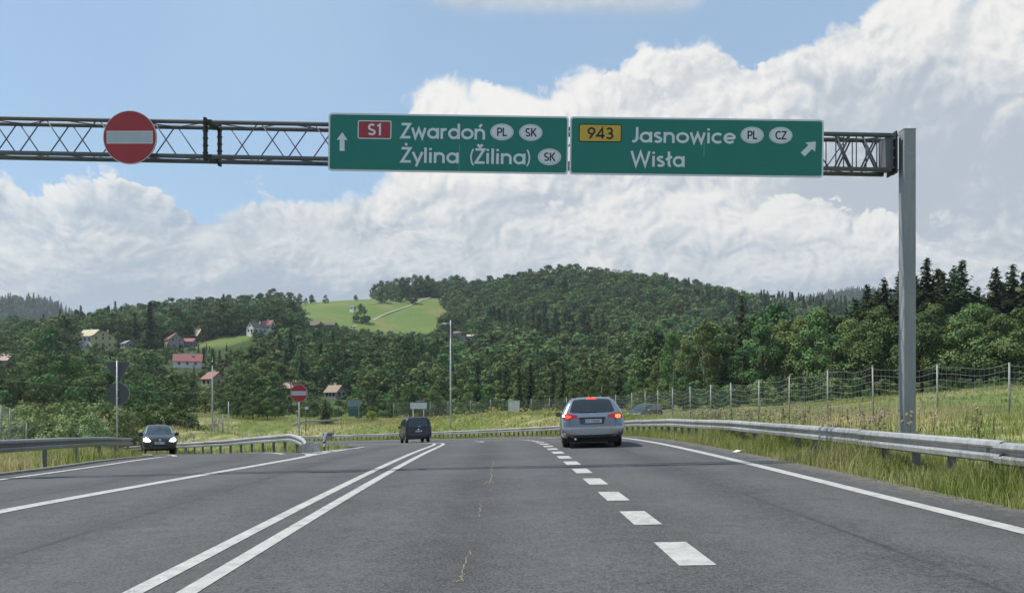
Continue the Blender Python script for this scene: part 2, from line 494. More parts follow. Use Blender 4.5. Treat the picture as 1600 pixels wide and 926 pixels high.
# ------------------------------------------------------------------ ground sheet
MEADOW = np.array([(-128, 500), (-104, 512), (-84, 506), (-66, 516), (-50, 522), (-54, 548), (-42, 566), (-46, 600), (-56, 640), (-52, 668), (-60, 706), (-90, 712), (-130, 716), (-200, 716), (-212, 680), (-196, 650), (-186, 616), (-174, 590), (-158, 552), (-148, 522)], float)
GARDEN = np.array([(-153, 366), (-134, 366), (-131, 394), (-150, 398)], float)
LEFTFIELD = np.array([(-70, 84), (-25, 84), (-22, 150), (-62, 152)], float)
SHELF = np.array([(-205, 640), (-240, 630), (-262, 690), (-200, 716)], float)
FARLEFT = np.array([(-350, 480), (-318, 480), (-330, 525), (-365, 525)], float)
def m_ground():
    m = bpy.data.materials.new('meadow_ground'); m.use_nodes = True; nt = m.node_tree; b = nt.nodes['Principled BSDF']
    tc = nt.nodes.new('ShaderNodeTexCoord'); P = tc.outputs['Object']
    def attr(n_):
        a = nt.nodes.new('ShaderNodeAttribute'); a.attribute_name = n_; return S(nt, a.outputs['Fac'])
    n1 = noise(nt, P, .035, 6, .6); n2 = noise(nt, P, .5, 5, .65); n3 = noise(nt, P, 6.0, 3, .6)
    straw = mixc(nt, n2.smooth(.35, .65), (.22, .20, .09), (.33, .29, .15))
    green = mixc(nt, n2.smooth(.3, .7), (.10, .145, .035), (.16, .205, .06))
    mix1 = (n1 * .75 + n2 * .25 + n3 * .12).smooth(.50, .62)
    verge = mixc(nt, mix1, green, straw)
    lush = mixc(nt, (n1 * .4 + n2 * .4 + n3 * .2).smooth(.35, .65), (.105, .165, .042), (.150, .205, .058))
    bands = mixc(nt, noise(nt, P, .026, 4, .55).smooth(.55, .66) * .7, lush, (.21, .195, .085))
    wood = mixc(nt, n2.smooth(.3, .7), (.035, .055, .018), (.07, .10, .032))
    c = mixc(nt, attr('wood'), verge, wood)
    c = mixc(nt, attr('lush'), c, bands)
    nt.links.new(c, b.inputs['Base Color']); b.inputs['Roughness'].default_value = .95; b.inputs['Specular IOR Level'].default_value = .1
    bn = nt.nodes.new('ShaderNodeBump'); bn.inputs['Strength'].default_value = .6; bn.inputs['Distance'].default_value = .08
    nt.links.new((n2 * .5 + n3 * .5).v, bn.inputs['Height']); nt.links.new(bn.outputs[0], b.inputs['Normal'])
    return m
def spread(a, b, step, far, grow=1.09):
    mid = list(np.arange(a, b + .01, step)); lo, hi = [], []
    st = step
    while (lo[-1] if lo else a) > -far: st = min(st * grow, 90); lo.append((lo[-1] if lo else a) - st)
    st = step
    while (hi[-1] if hi else b) < far: st = min(st * grow, 90); hi.append((hi[-1] if hi else b) + st)
    return np.array(lo[::-1] + mid + hi)
gx = spread(-46, 30, 1.0, 4200); gy = spread(-12, 104, 1.0, 4800)
gy = gy[gy > -900]
GX, GY = np.meshgrid(gx, gy)
GZ = zground(GX.ravel(), GY.ravel()).reshape(GX.shape)
nx, ny = len(gx), len(gy)
idx = np.arange(nx * ny).reshape(ny, nx)
F = np.stack([idx[:-1, :-1].ravel(), idx[:-1, 1:].ravel(), idx[1:, 1:].ravel(), idx[1:, :-1].ravel()], 1)
Dg = np.hypot(GX, GY)
a_lush = in_poly(GX, GY, MEADOW).astype(float)
for poly in (GARDEN, SHELF, FARLEFT): a_lush = np.maximum(a_lush, in_poly(GX, GY, poly))
a_wood = sstep(150, 240, Dg) * (1 - a_lush)
a_wood = np.maximum(a_wood, ((GX > 30) & (GY > 78) & (GX / np.maximum(GY, 1) > .1)).astype(float) * sstep(70, 110, Dg) * (1 - a_lush))
ground = np_mesh('ground', np.stack([GX, GY, GZ], -1).reshape(-1, 3), F, m_ground(), smooth=True, attr={'lush': a_lush.ravel(), 'wood': a_wood.ravel()})
tag(ground, 'rough grassland rising to wooded hills around the road', 'ground', kind='structure')

# ------------------------------------------------------------------ asphalt
def m_asphalt():
    m = bpy.data.materials.new('asphalt'); m.use_nodes = True; nt = m.node_tree; b = nt.nodes['Principled BSDF']
    tc = nt.nodes.new('ShaderNodeTexCoord'); P = tc.outputs['Object']
    uv = nt.nodes.new('ShaderNodeAttribute'); uv.attribute_name = 'q'; q = S(nt, uv.outputs['Fac'])
    grain = noise(nt, P, 95, 1, .7); agg = noise(nt, P, 34, 2, .75)
    mid = noise(nt, P, 5, 4, .7); big = noise(nt, P, .45, 4, .6)
    v = (grain - .5) * 1.3 + (agg - .5) * 1.5 + (mid - .5) * .55 + (big - .5) * .55
    # wheel tracks polished a little lighter along the lanes
    tr = None
    for c0 in (-5.2, -3.6, -1.2, .45, 2.4, 4.1):
        g = ((q - c0) * (q - c0) * -3.2)._m('EXPONENT'); tr = g if tr is None else tr + g
    oil = None
    for c0 in (-4.4, -.4, 3.25):
        g = ((q - c0) * (q - c0) * -4.0)._m('EXPONENT'); oil = g if oil is None else oil + g
    f = (v + tr * .11 - oil * .10 + .5)
    c = mixc(nt, f.smooth(0.0, 1.0), (.037, .038, .039), (.130, .132, .133))
    patch = noise(nt, P, .8, 4, .6, .6).smooth(.60, .70) * .30
    c = mixc(nt, patch, c, (.045, .045, .044))
    for c0 in (3.35, -4.3):
        sm = ((q - c0 + (mid - .5) * .10) * (q - c0 + (mid - .5) * .10) * -900.0)._m('EXPONENT')
        c = mixc(nt, sm * (big.smooth(.40, .62)) * .55, c, (.022, .022, .022))
    dirt = (q + (mid - .5) * 1.1 + (big - .5) * .8).smooth(5.35, 6.0) * agg.smooth(.38, .6)
    c = mixc(nt, dirt * .85, c, (.23, .20, .15))
    nt.links.new(c, b.inputs['Base Color'])
    nt.links.new(f.smooth(.2, .9, .72, .9).v, b.inputs['Roughness'])
    b.inputs['Specular IOR Level'].default_value = .22
    bn = nt.nodes.new('ShaderNodeBump'); bn.inputs['Strength'].default_value = .55; bn.inputs['Distance'].default_value = .006
    nt.links.new((grain * .7 + agg * .5).v, bn.inputs['Height']); nt.links.new(bn.outputs[0], b.inputs['Normal'])
    return m
ASPH = m_asphalt()
def m_paint(name, col):
    m = bpy.data.materials.new(name); m.use_nodes = True; nt = m.node_tree; b = nt.nodes['Principled BSDF']
    P = nt.nodes.new('ShaderNodeTexCoord').outputs['Object']
    g = noise(nt, P, 110, 2, .7); w = noise(nt, P, 5, 6, .7)
    f = (g * .5 + w * .5).smooth(.36, .58)
    c = mixc(nt, f, tuple(k * .6 for k in col), col)
    worn = noise(nt, P, 3.2, 6, .75).smooth(.57, .66) * noise(nt, P, 45, 3, .7).smooth(.40, .55)
    c = mixc(nt, worn * .8, c, (.10, .10, .098))
    nt.links.new(c, b.inputs['Base Color']); b.inputs['Roughness'].default_value = .75
    bn = nt.nodes.new('ShaderNodeBump'); bn.inputs['Strength'].default_value = .4; bn.inputs['Distance'].default_value = .004
    nt.links.new(g.v, bn.inputs['Height']); nt.links.new(bn.outputs[0], b.inputs['Normal'])
    return m
PAINT = m_paint('road_paint', (.48, .48, .455))

def strip_sheet(name, ss, qs, dz, material, parent=None, thick=0.0):
    S_, Q_ = np.meshgrid(ss, qs, indexing='ij')
    x, y = path(S_, Q_); z = zsq(S_, Q_) + dz
    n, k = S_.shape; id_ = np.arange(n * k).reshape(n, k)
    Fq = np.stack([id_[:-1, :-1].ravel(), id_[:-1, 1:].ravel(), id_[1:, 1:].ravel(), id_[1:, :-1].ravel()], 1)
    return np_mesh(name, np.stack([x, y, z], -1).reshape(-1, 3), Fq, material, parent, smooth=True, attr={'q': Q_.ravel()})
ss = np.concatenate([np.arange(-30, 100, .5), np.arange(100, 175, 1.5)])
road = strip_sheet('road', ss, np.concatenate([[-6.35, -6.0], np.arange(-5.5, 5.6, .5), [5.75, 5.95]]), .004, ASPH)
tag(road, 'grey asphalt carriageway curving left over a crest', 'road', kind='structure')
# slip road sheet lies a few millimetres lower
n = len(RL); T = np.linspace(0, 1, 12)
V = []; Q = []
for i in range(n):
    for t in T:
        p = RL[i] * (1 - t) + RR[i] * t; V.append((p[0], p[1])); Q.append(-5.2 + (t - .5) * 4)
V = np.array(V); z = zroad(V[:, 0], V[:, 1]) - .002
id_ = np.arange(n * 12).reshape(n, 12)
Fq = np.stack([id_[:-1, :-1].ravel(), id_[:-1, 1:].ravel(), id_[1:, 1:].ravel(), id_[1:, :-1].ravel()], 1)
slip = np_mesh('slip_road', np.c_[V, z], Fq, ASPH, smooth=True, attr={'q': Q})
tag(slip, 'asphalt slip road joining from the left', 'road', kind='structure')

# ------------------------------------------------------------------ painted markings
def ribbon(name, pts, width, parent, dz=.009, material=None, mitre=True):
    """pts: plan points; draped on the road"""
    P = np.asarray(pts, float)[:, :2]
    t = np.gradient(P, axis=0); t /= np.linalg.norm(t, axis=1)[:, None] + 1e-9
    nrm = np.stack([-t[:, 1], t[:, 0]], 1)
    w = np.asarray(width, float) if np.ndim(width) else np.full(len(P), width)
    A = P + nrm * w[:, None] / 2; B = P - nrm * w[:, None] / 2; M = P
    V = np.concatenate([A, M, B]); z = zroad(V[:, 0], V[:, 1]) + dz; k = len(P)
    F = [(i, i + 1, k + i + 1, k + i) for i in range(k - 1)] + [(k + i, k + i + 1, 2 * k + i + 1, 2 * k + i) for i in range(k - 1)]
    F = [f[::-1] for f in F]
    return np_mesh(name, np.c_[V, z], np.array(F), material or PAINT, parent)
def qline(name, s0, s1, q, width, parent, dz=.009, step=.5):
    s = np.arange(s0, s1 + .01, step); x, y = path(s, np.full_like(s, q)); return ribbon(name, np.c_[x, y], width, parent, dz)
for q in (-2.55, -2.17): qline('centre_line', -6, 150, q, .15, road)
qline('edge_line', -6, 150, 5.0, .22, road)
for k in range(32):
    s0 = 5.98 + 2.0 * k
    qline('lane_dash', s0, s0 + 1.0, 1.55, .295, road, step=.25)
# oncoming lane edge running into the island nose
LE = catmull([(-6.55, -6), (-6.55, 4), (-6.5, 10), (-6.2, 15.2), (-6.0, 19), (-6.0, 22.5), (-6.45, 24.6)], 10)
ribbon('edge_line', LE, np.interp(np.arange(len(LE)), [0, len(LE) - 8, len(LE) - 1], [.26, .26, .42]), road, .010)
ribbon('edge_line', catmull([(-6.0, 22.2), (-6.1, 27), (-6.5, 32), (-7.4, 40)], 10), .24, road, .0135)
ribbon('nose_stripe', catmull([(-6.5, 25.0), (-6.45, 27.5), (-6.3, 29.5)], 8), .30, road, .017)
ribbon('nose_stripe', [(-6.9, 25.2), (-6.6, 25.3), (-6.2, 25.5), (-6.0, 25.7)], .35, road, .021)
# slip road edge lines
ribbon('edge_line', catmull([(-9.85, -10), (-9.85, 2), (-9.95, 10), (-10.3, 17), (-11.1, 22), (-12.4, 27), (-14.2, 32.3), (-17.5, 37.2), (-23, 42), (-30, 47)], 8), .20, slip, .008)
ribbon('edge_line', RR[(RR[:, 1] > 24.3)] + np.array([-.55, -.25]), .18, slip, .006)
# arrows painted in the lanes
def lane_arrow(s0, q0):
    mb = MB()
    for poly in ([(-.09, 0), (.09, 0), (.09, 2.6), (-.09, 2.6)], [(-.45, 2.6), (.45, 2.6), (0, 4.2)]):
        mb.add([RP(s0 + b, q0 + a, .009) for a, b in poly], [tuple(range(len(poly)))])
    return mb.build('lane_arrow', PAINT, road, fix=False)
lane_arrow(34, -.4); lane_arrow(36, 3.3)
# transverse joint and the weed-filled cracks in the lane
CRACK = mat('crack_weeds', (.24, .21, .15), .95, var=.3, vscale=30)
rng = random.Random(4)
def crack(pts, w):
    P = catmull(pts, 7); P = P + np.array([[rng.gauss(0, .012), rng.gauss(0, .012)] for _ in P])
    ribbon('crack', P, w * .4 * np.array([rng.uniform(.3, 1.2) for _ in P]), road, .0085, CRACK)
h = lambda x, y: tuple(hit(x, y))[:2]
crack([h(735, 863), h(727, 878), h(724, 893), h(716, 912)], .03)
crack([h(722, 900), h(717, 908), h(712, 911)], .022)
crack([h(721, 902), h(723, 908), h(722, 912)], .022)
crack([h(750, 788), h(749, 800), h(748, 808)], .022)
crack([h(771, 720), h(769, 735), h(766, 752)], .035)
for a in ((758, 754), (772, 756), (763, 759), (776, 752), (755, 757)): crack([h(766, 752), h((766 + a[0]) / 2, (751 + a[1]) / 2), h(*a)], .03)
crack([h(1030, 826), h(1042, 838), h(1052, 847)], .014)

# kerb along the slip road's left edge
KERB = mat('kerb_concrete', (.19, .185, .165), .9, var=.25, vscale=4, bump=.4)
kp = RL[(RL[:, 1] > -12) & (RL[:, 1] < 44)]
t = np.gradient(kp, axis=0); t /= np.linalg.norm(t, axis=1)[:, None]; nr = np.stack([-t[:, 1], t[:, 0]], 1)
prof = [(-.02, -.1), (-.02, .04), (.0, .055), (.11, .055), (.13, .04), (.13, -.1)]
V = []; 
for p, n_ in zip(kp, nr):
    zz = zr(*p)
    for o_, h_ in prof: V.append((p[0] + n_[0] * o_, p[1] + n_[1] * o_, zz + h_))
k = len(prof); F = [(i * k + j, i * k + j + 1, (i + 1) * k + j + 1, (i + 1) * k + j) for i in range(len(kp) - 1) for j in range(k - 1)]
kerb = np_mesh('kerb', V, F, KERB)
tag(kerb, 'low concrete kerb along the left edge of the slip road', 'kerb', kind='structure')

# ------------------------------------------------------------------ guard rails
def m_galv(name, col, rough=.5, metal=.55, streak=.35):
    m = bpy.data.materials.new(name); m.use_nodes = True; nt = m.node_tree; b = nt.nodes['Principled BSDF']
    P = nt.nodes.new('ShaderNodeTexCoord').outputs['Object']
    sc = nt.nodes.new('ShaderNodeMapping'); sc.inputs['Scale'].default_value = (1, 1, .12); nt.links.new(P, sc.inputs['Vector'])
    n1 = noise(nt, sc.outputs[0], 9, 6, .7); n2 = noise(nt, P, 30, 3, .6); n3 = noise(nt, P, .35, 3, .5)
    f = (n1 * .5 + n2 * .2 + n3 * .3)
    c = mixc(nt, f.smooth(.36, .62), tuple(k * (1 - streak) for k in col), tuple(min(1, k * 1.12) for k in col))
    c = mixc(nt, n1.smooth(.66, .76), c, (.10, .095, .085))
    nt.links.new(c, b.inputs['Base Color']); b.inputs['Metallic'].default_value = metal
    nt.links.new(f.smooth(.3, .7, rough - .1, rough + .15).v, b.inputs['Roughness'])
    return m
GALV = m_galv('galvanised_steel', (.46, .47, .47))
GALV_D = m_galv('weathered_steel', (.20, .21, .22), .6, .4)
WB = [(0, -.155), (.03, -.152), (.092, -.125), (.104, -.06), (.094, -.035), (.006, -.018), (.006, .040), (.094, .055), (.104, .08), (.088, .13), (.03, .152), (0, .155)]
def guard_rail(name, label, pts, face, top=.75, post_step=1.0, posts=True, gm=None, seglen=4.0, zf=None, dents=0.0, postr=None):
    """pts: plan polyline; face=+1 puts the corrugation on the right of the travel direction, -1 on the left"""
    P = np.asarray(pts, float); d = np.r_[0, np.cumsum(np.hypot(*np.diff(P, axis=0).T))]
    L = d[-1]; g = gm or GALV
    base = empty(name, (P[0][0], P[0][1], zf(P[0][0], P[0][1]) if zf else zr(*P[0])))
    tag(base, label, 'guard rail')
    org = Vector(base.location)
    def pt(s): return np.array([np.interp(s, d, P[:, 0]), np.interp(s, d, P[:, 1])])
    def zz(x, y): return zf(x, y) if zf else zr(x, y)
    rr = random.Random(len(P)); nseg = max(1, int(round(L / seglen)))
    for i in range(nseg):
        s0, s1 = L * i / nseg, L * (i + 1) / nseg + (.12 if i < nseg - 1 else 0)
        m = max(3, int((s1 - s0) / .5) + 1); V = []; F = []
        j0, j1 = rr.uniform(-dents, dents), rr.uniform(-dents, dents); lap = .004 * (i % 2)
        for a, s in enumerate(np.linspace(s0, s1, m)):
            p = pt(s); t = pt(min(s + .3, L)) - pt(max(s - .3, 0)); t /= np.linalg.norm(t); n_ = np.array([t[1], -t[0]]) * face
            zc = zz(*p) + top - .155 + (j0 * (1 - a / (m - 1)) + j1 * a / (m - 1))
            for o_, h_ in WB: V.append((p[0] + n_[0] * (o_ + lap) - org.x, p[1] + n_[1] * (o_ + lap) - org.y, zc + h_ - org.z))
            for o_, h_ in WB[::-1]: V.append((p[0] + n_[0] * (o_ + lap - .006) - org.x, p[1] + n_[1] * (o_ + lap - .006) - org.y, zc + h_ * .985 - org.z))
        k = 2 * len(WB)
        for a in range(m - 1):
            for j in range(k): F.append((a * k + j, a * k + (j + 1) % k, (a + 1) * k + (j + 1) % k, (a + 1) * k + j))
        o = MB(); o.add(V, F); o.add(V[:k], [tuple(range(k))]); o.add(V[-k:], [tuple(range(k))[::-1]])
        o.build('rail_beam', g, base)
    if posts:
        pr = postr or (0, L)
        s = pr[0] + post_step * .5; proto = None
        while s < pr[1]:
            p = pt(s); t = pt(min(s + .3, L)) - pt(max(s - .3, 0)); t /= np.linalg.norm(t); n_ = np.array([t[1], -t[0]]) * face
            a = math.atan2(t[1], t[0]); c = p - n_ * .09
            if proto is None:
                mb = MB()
                mb.box((0, 0, .2), (.055, .1, .95)); mb.box((.035, .047, .2), (.012, .008, .95)); mb.box((0, .06 if face < 0 else -.06, .585), (.06, .05, .16))
                proto = mb.build('rail_post', GALV_D, base); o = proto
            else:
                o = proto.copy(); COL.objects.link(o); o.parent = base
            o.location = (c[0] - org.x, c[1] - org.y, zz(*p) - org.z + top - .75); o.rotation_euler = (rr.gauss(0, .01), rr.gauss(0, .01), a)
            s += post_step
    return base
def qpath(s0, s1, q, step=1.0):
    s = np.arange(s0, s1, step); x, y = path(s, np.full_like(s, q)); return np.c_[x, y]
guard_rail('guard_rail', 'long galvanised guard rail on closely set posts following the outside of the bend', qpath(-6, 140, 6.75), -1, .69, 1.0, dents=.012, postr=(4, 146))
LRAIL = catmull([(-11.6, 2), (-11.5, 9), (-11.75, 16.5), (-12.2, 19.7), (-13.2, 23), (-14.6, 27.5), (-16.7, 33.6)], 6)
guard_rail('guard_rail', 'shaded guard rail on widely spaced posts beside the slip road kerb', LRAIL, 1, .76, 3.4, gm=m_galv('left_rail_shaded_steel', (.27, .28, .29)))  # darker copy of the galvanised steel, shade put into its colour
IL = catmull([(-7.0, 26.2), (-7.5, 27.6), (-9.0, 30.4), (-11.7, 35), (-15.3, 40.4), (-21.5, 49), (-30, 58)], 6)
def z_dip(x, y):     # the island rail's end is bent down to the ground at the nose
    d0 = math.hypot(x + 7.0, y - 26.2); return zr(x, y) - .42 * max(0, 1 - d0 / 4.0) ** 1.6
guard_rail('guard_rail', 'pale guard rail along the slip road side of the grass island', IL, -1, .70, 2.0, zf=z_dip, seglen=3)
GALV_I = m_galv('shaded_rail_steel', (.30, .31, .32))  # galvanised steel again, darkened in colour to look shaded
IR = catmull([(-7.25, 29.4), (-7.5, 30.8), (-7.9, 33.0), (-8.55, 36.5)], 6)
def z_dip2(x, y):
    d0 = math.hypot(x + 7.25, y - 29.4); return zr(x, y) - .30 * max(0, 1 - d0 / 2.0) ** 1.5
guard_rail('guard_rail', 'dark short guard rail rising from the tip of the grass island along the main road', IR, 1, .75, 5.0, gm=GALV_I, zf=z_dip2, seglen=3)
mb = MB()
mb.prism([(-.34, 0), (.34, 0), (.26, .34), (-.30, .30)], -.10, .10)
mb.prism([(-.18, .30), (.16, .31), (.10, .40), (-.12, .38)], -.08, .08)
e = mb.build('rail_end_piece', GALV); e.location = (-6.85, 26.1, zr(-6.85, 26.1)); e.rotation_euler = (0, 0, .1)
tag(e, 'grey steel end piece joining the two rails at the island tip', 'rail end')
# ------------------------------------------------------------------ overhead gantry
GD = 16.0
STEEL = m_galv('gantry_steel', (.115, .127, .14), .6, .05, .2)
STEEL_L = m_galv('gantry_post_steel', (.30, .315, .33), .55, .3, .2)
BLACK = mat('black_steel', (.02, .02, .022), .6, var=.2)
def gz(px, py, d=GD): return at(px, py, d)
postX = (1417.5 - HX) / FPX * GD
ground_post = zg(postX, GD)
gantry = thing('sign_gantry', 'grey lattice sign gantry spanning the road on a square steel post', 'gantry', (postX, GD, ground_post))
go = Vector(gantry.location)
def gl(p): return Vector(p) - go
topz = at(1417, 205, GD).z
mb = MB(); hw, hd = .128, .11
z1 = topz - go.z
def bev(hw, hd, b): return [(-hw + b, -hd), (hw - b, -hd), (hw, -hd + b), (hw, hd - b), (hw - b, hd), (-hw + b, hd), (-hw, hd - b), (-hw, -hd + b)]
mb.prism(bev(hw, hd, .012), -.3, z1, 'z'); mb.prism(bev(hw + .006, hd + .006, .014), z1, z1 + .02, 'z'); 
pst = mb.build('post', STEEL_L, gantry)
mb = MB(); mb.box((0, -hd - .003, z1 - .50), (hw * 1.9, .006, .012)); mb.build('weld_seam', GALV, gantry)
mb = MB(); mb.box((0, 0, .05), (.7, .7, .06)); 
for sx in (-1, 1):
    for sy in (-1, 1): mb.tube([(sx * .27, sy * .27, .02), (sx * .27, sy * .27, .16)], .02, 6)
mb.build('base_plate', STEEL, gantry)
# the beam: four chords, falling slightly to the right
Xl = at(-230, 0, GD).x; Xr = at(1392, 0, GD).x
def zt(x): px = x / GD * FPX + HX; return at(0, 183 + 27 * px / 1400 + 1.5, GD).z
def zb(x): px = x / GD * FPX + HX; return at(0, 237 + 27 * px / 1400 + 1.5, GD).z
DEP = .34; CR = .045
def chord(yo, zf_): 
    mb = MB(); mb.tube([gl((x, GD + yo, zf_(x))) for x in np.linspace(Xl, Xr, 6)], CR, 10); return mb.build('chord', STEEL, gantry, True)
for yo in (0, DEP):
    chord(yo, zt); chord(yo, zb)
BR = .013
xj = at(321, 0, GD).x
def brace(a, b, r=BR): 
    mb = MB(); mb.tube([gl(a), gl(b)], r, 6); mb.build('brace', STEEL, gantry, True)
stp = .5
for yo, ph in ((.0, 0), (DEP, .36)):
    x = Xl + .1 + ph; up = True
    while x < at(1300, 0, GD).x:
        x2 = x + stp
        if abs(x - xj) > .12 and abs(x2 - xj) > .12 and not (x < xj < x2):
            brace((x, GD + yo, zb(x) if up else zt(x)), (x2, GD + yo, zt(x2) if up else zb(x2)))
        x = x2 + .06; up = not up
x = Xl + .2; k = 0
while x < Xr - .3:                                   # flat zigzag between the front and back chords
    for zf_ in (zt, zb): brace((x, GD + (0 if k % 2 else DEP), zf_(x)), (x + .8, GD + (DEP if k % 2 else 0), zf_(x + .8)), .012)
    x += .8; k += 1
for px in (1301, 1306, 1318, 1338, 1343, 1365, 1370):
    X = at(px, 0, GD).x; brace((X, GD + (DEP if px % 2 else 0), zb(X)), (X, GD + (DEP if px % 2 else 0), zt(X)), .012)
for yo, off in ((0, 0), (DEP, .16)):
    for k in range(2):
        xa = at(1303, 0, GD).x + off + k * .55
        brace((xa, GD + yo, zb(xa)), (xa + .34, GD + yo, zt(xa + .34)), .019); brace((xa + .03, GD + yo, zt(xa)), (xa + .37, GD + yo, zb(xa + .37)), .019)
# bolted splice
for yo, off in ((-.06, 0), (DEP - .04, .16)):
    mb = MB(); mb.box(gl((xj + off, GD + yo + .06, (zt(xj) + zb(xj)) / 2)), (.05, .11, zt(xj) - zb(xj) + .17)); mb.build('splice_plate', BLACK, gantry)
    for k in range(5):
        z = zb(xj) + .08 + k * .15
        mb = MB(); mb.tube([gl((xj + off - .055, GD + yo + .06, z)), gl((xj + off + .055, GD + yo + .06, z))], .018, 6); mb.build('bolt', BLACK, gantry)
for zf_ in (zt, zb):
    mb = MB(); mb.box(gl((xj + .08, GD + DEP / 2, zf_(xj))), (.13, DEP + .1, .07)); mb.build('splice_bracket', BLACK, gantry)
# the end frame against the post
mb = MB(); mb.box(gl((Xr - .02, GD + .17, (zt(Xr) + zb(Xr)) / 2)), (.16, DEP - .02, zt(Xr) - zb(Xr) - .06)); mb.build('end_box', STEEL, gantry)  # dark truss steel chosen so the colour carries the shade on this box
mb = MB(); mb.box(gl((Xr + .085, GD + .13, (zt(Xr) + zb(Xr)) / 2)), (.03, DEP + .06, zt(Xr) - zb(Xr) + .14)); mb.build('end_flange', BLACK, gantry)
mb = MB(); mb.box(gl((Xr + .135, GD + .13, (zt(Xr) + zb(Xr)) / 2)), (.05, .2, zt(Xr) - zb(Xr) + .1)); mb.build('end_flange', BLACK, gantry)
for k in range(4):
    z = zb(Xr) + .05 + k * .2
    mb = MB(); mb.tube([gl((Xr + .05, GD - .0, z)), gl((Xr + .13, GD - .0, z))], .018, 6); mb.build('bolt', GALV, gantry)
# the far post, out of frame to the left
mb = MB(); xl = Xl - .3 - postX; zl = zg(Xl - .3, GD) - go.z
mb.prism([(xl + a, b) for a, b in bev(hw, hd, .012)], zl - .3, zt(Xl) - go.z + .1, 'z'); mb.build('post', STEEL_L, gantry)
mb = MB(); mb.box((xl + .2, .17, (zt(Xl) + zb(Xl)) / 2 - go.z), (.3, .3, .8)); mb.build('end_box', STEEL_L, gantry)

# ------------------------------------------------------------------ lettering: stroked glyphs, unit cap height
def arc(cx, cy, rx, ry, a0, a1, n=None):
    n = n or max(4, int(abs(a1 - a0) / 15)); return [(cx + rx * math.cos(R(a)), cy + ry * math.sin(R(a))) for a in np.linspace(a0, a1, n + 1)]
XH = .70
GLY = {
 'Z': (.62, [[(.05, .925), (.53, .925), (.07, .075), (.57, .075)]]),
 'w': (.92, [[(.06, XH), (.24, .06), (.44, .62), (.64, .06), (.82, XH)]]),
 'a': (.76, [arc(.345, .35, .265, .275, 0, 360, 28), [(.625, 0), (.625, XH)]]),
 'r': (.46, [[(.10, 0), (.10, XH)], arc(.30, .40, .2, .225, 178, 68)]),
 'd': (.76, [arc(.345, .35, .265, .275, 0, 360, 28), [(.625, 0), (.625, 1.0)]]),
 'o': (.76, [arc(.365, .35, .29, .275, 0, 360, 28)]),
 'n': (.72, [[(.10, 0), (.10, XH)], arc(.335, .39, .235, .235, 178, 0) + [(.57, .2), (.57, 0)]]),
 'y': (.64, [[(.06, XH), (.325, .06)], [(.585, XH), (.24, -.24)]]),
 'l': (.28, [[(.12, 0), (.12, 1.0)]]),
 'i': (.28, [[(.12, 0), (.12, XH)], [(.12, .83), (.12, .97)]]),
 'J': (.50, [[(.36, 1.0), (.36, .30)] + arc(.16, .30, .2, .225, 0, -110)]),
 's': (.54, [arc(.255, .51, .155, .12, 35, 250) + arc(.25, .20, .175, .135, 80, -150)[1:]]),
 'W': (1.22, [[(.06, 1.0), (.31, .07), (.58, .92), (.85, .07), (1.10, 1.0)]]),
 'c': (.66, [arc(.355, .35, .28, .275, 48, 312, 20)]),
 'e': (.72, [arc(.355, .35, .275, .275, 0, 318, 22), [(.10, .35), (.63, .35)]]),
 '\u0142': (.42, [[(.20, 1.0), (.20, .2)] + arc(.30, .17, .1, .1, 190, 280), [(.02, .46), (.38, .66)]]),
 'P': (.62, [[(.10, 0), (.10, .925), (.32, .925)] + arc(.33, .68, .2, .245, 88, -88) + [(.12, .435)]]),
 'L': (.56, [[(.10, 1.0), (.10, .075), (.52, .075)]]),
 'S': (.62, [arc(.31, .70, .21, .225, 40, 255) + arc(.29, .265, .225, .19, 82, -150)[1:]]),
 'K': (.66, [[(.10, 0), (.10, 1.0)], [(.56, 1.0), (.19, .48)], [(.24, .56), (.60, 0)]]),
 'C': (.70, [arc(.40, .5, .315, .425, 48, 312, 20)]),
 '1': (.46, [[(.08, .80), (.27, .93), (.27, 0)]]),
 '9': (.68, [arc(.33, .67, .23, .255, -20, 340, 26), [(.555, .62), (.20, .0)]]),
 '4': (.70, [[(.46, 0), (.46, .93), (.06, .25), (.64, .25)]]),
 '3': (.64, [arc(.28, .70, .19, .225, 150, -85) + arc(.28, .25, .23, .22, 85, -150)[1:]]),
 '(': (.34, [arc(.62, .42, .48, .78, 137, 223)]),
 ')': (.34, [arc(-.32, .42, .48, .78, 43, -43)]),
 ' ': (.34, []),
}
GLY['\u0144'] = (GLY['n'][0], GLY['n'][1] + [[(.30, .80), (.44, .98)]])
GLY['\u017b'] = (GLY['Z'][0], GLY['Z'][1] + [[(.30, 1.10), (.30, 1.27)]])
GLY['\u017d'] = (GLY['Z'][0], GLY['Z'][1] + [[(.15, 1.24), (.30, 1.10), (.45, 1.24)]])
def stroke_quads(pts, w):
    P = [Vector((a, b)) for a, b in pts]; closed = (P[0] - P[-1]).length < 1e-6
    if closed: P = P[:-1]
    n = len(P); Lft, Rgt = [], []
    for i in range(n):
        a = P[(i - 1) % n] if (closed or i > 0) else None; b = P[(i + 1) % n] if (closed or i < n - 1) else None
        d0 = (P[i] - a).normalized() if a is not None else (b - P[i]).normalized()
        d1 = (b - P[i]).normalized() if b is not None else d0
        n0, n1 = Vector((-d0.y, d0.x)), Vector((-d1.y, d1.x)); m = (n0 + n1)
        m = m.normalized() if m.length > 1e-6 else n0
        k = 1 / max(.38, m.dot(n0))
        Lft.append(P[i] + m * (w / 2 * k)); Rgt.append(P[i] - m * (w / 2 * k))
    q = []
    for i in range(n if closed else n - 1):
        j = (i + 1) % n; q.append((Lft[i], Rgt[i], Rgt[j], Lft[j]))
    return q
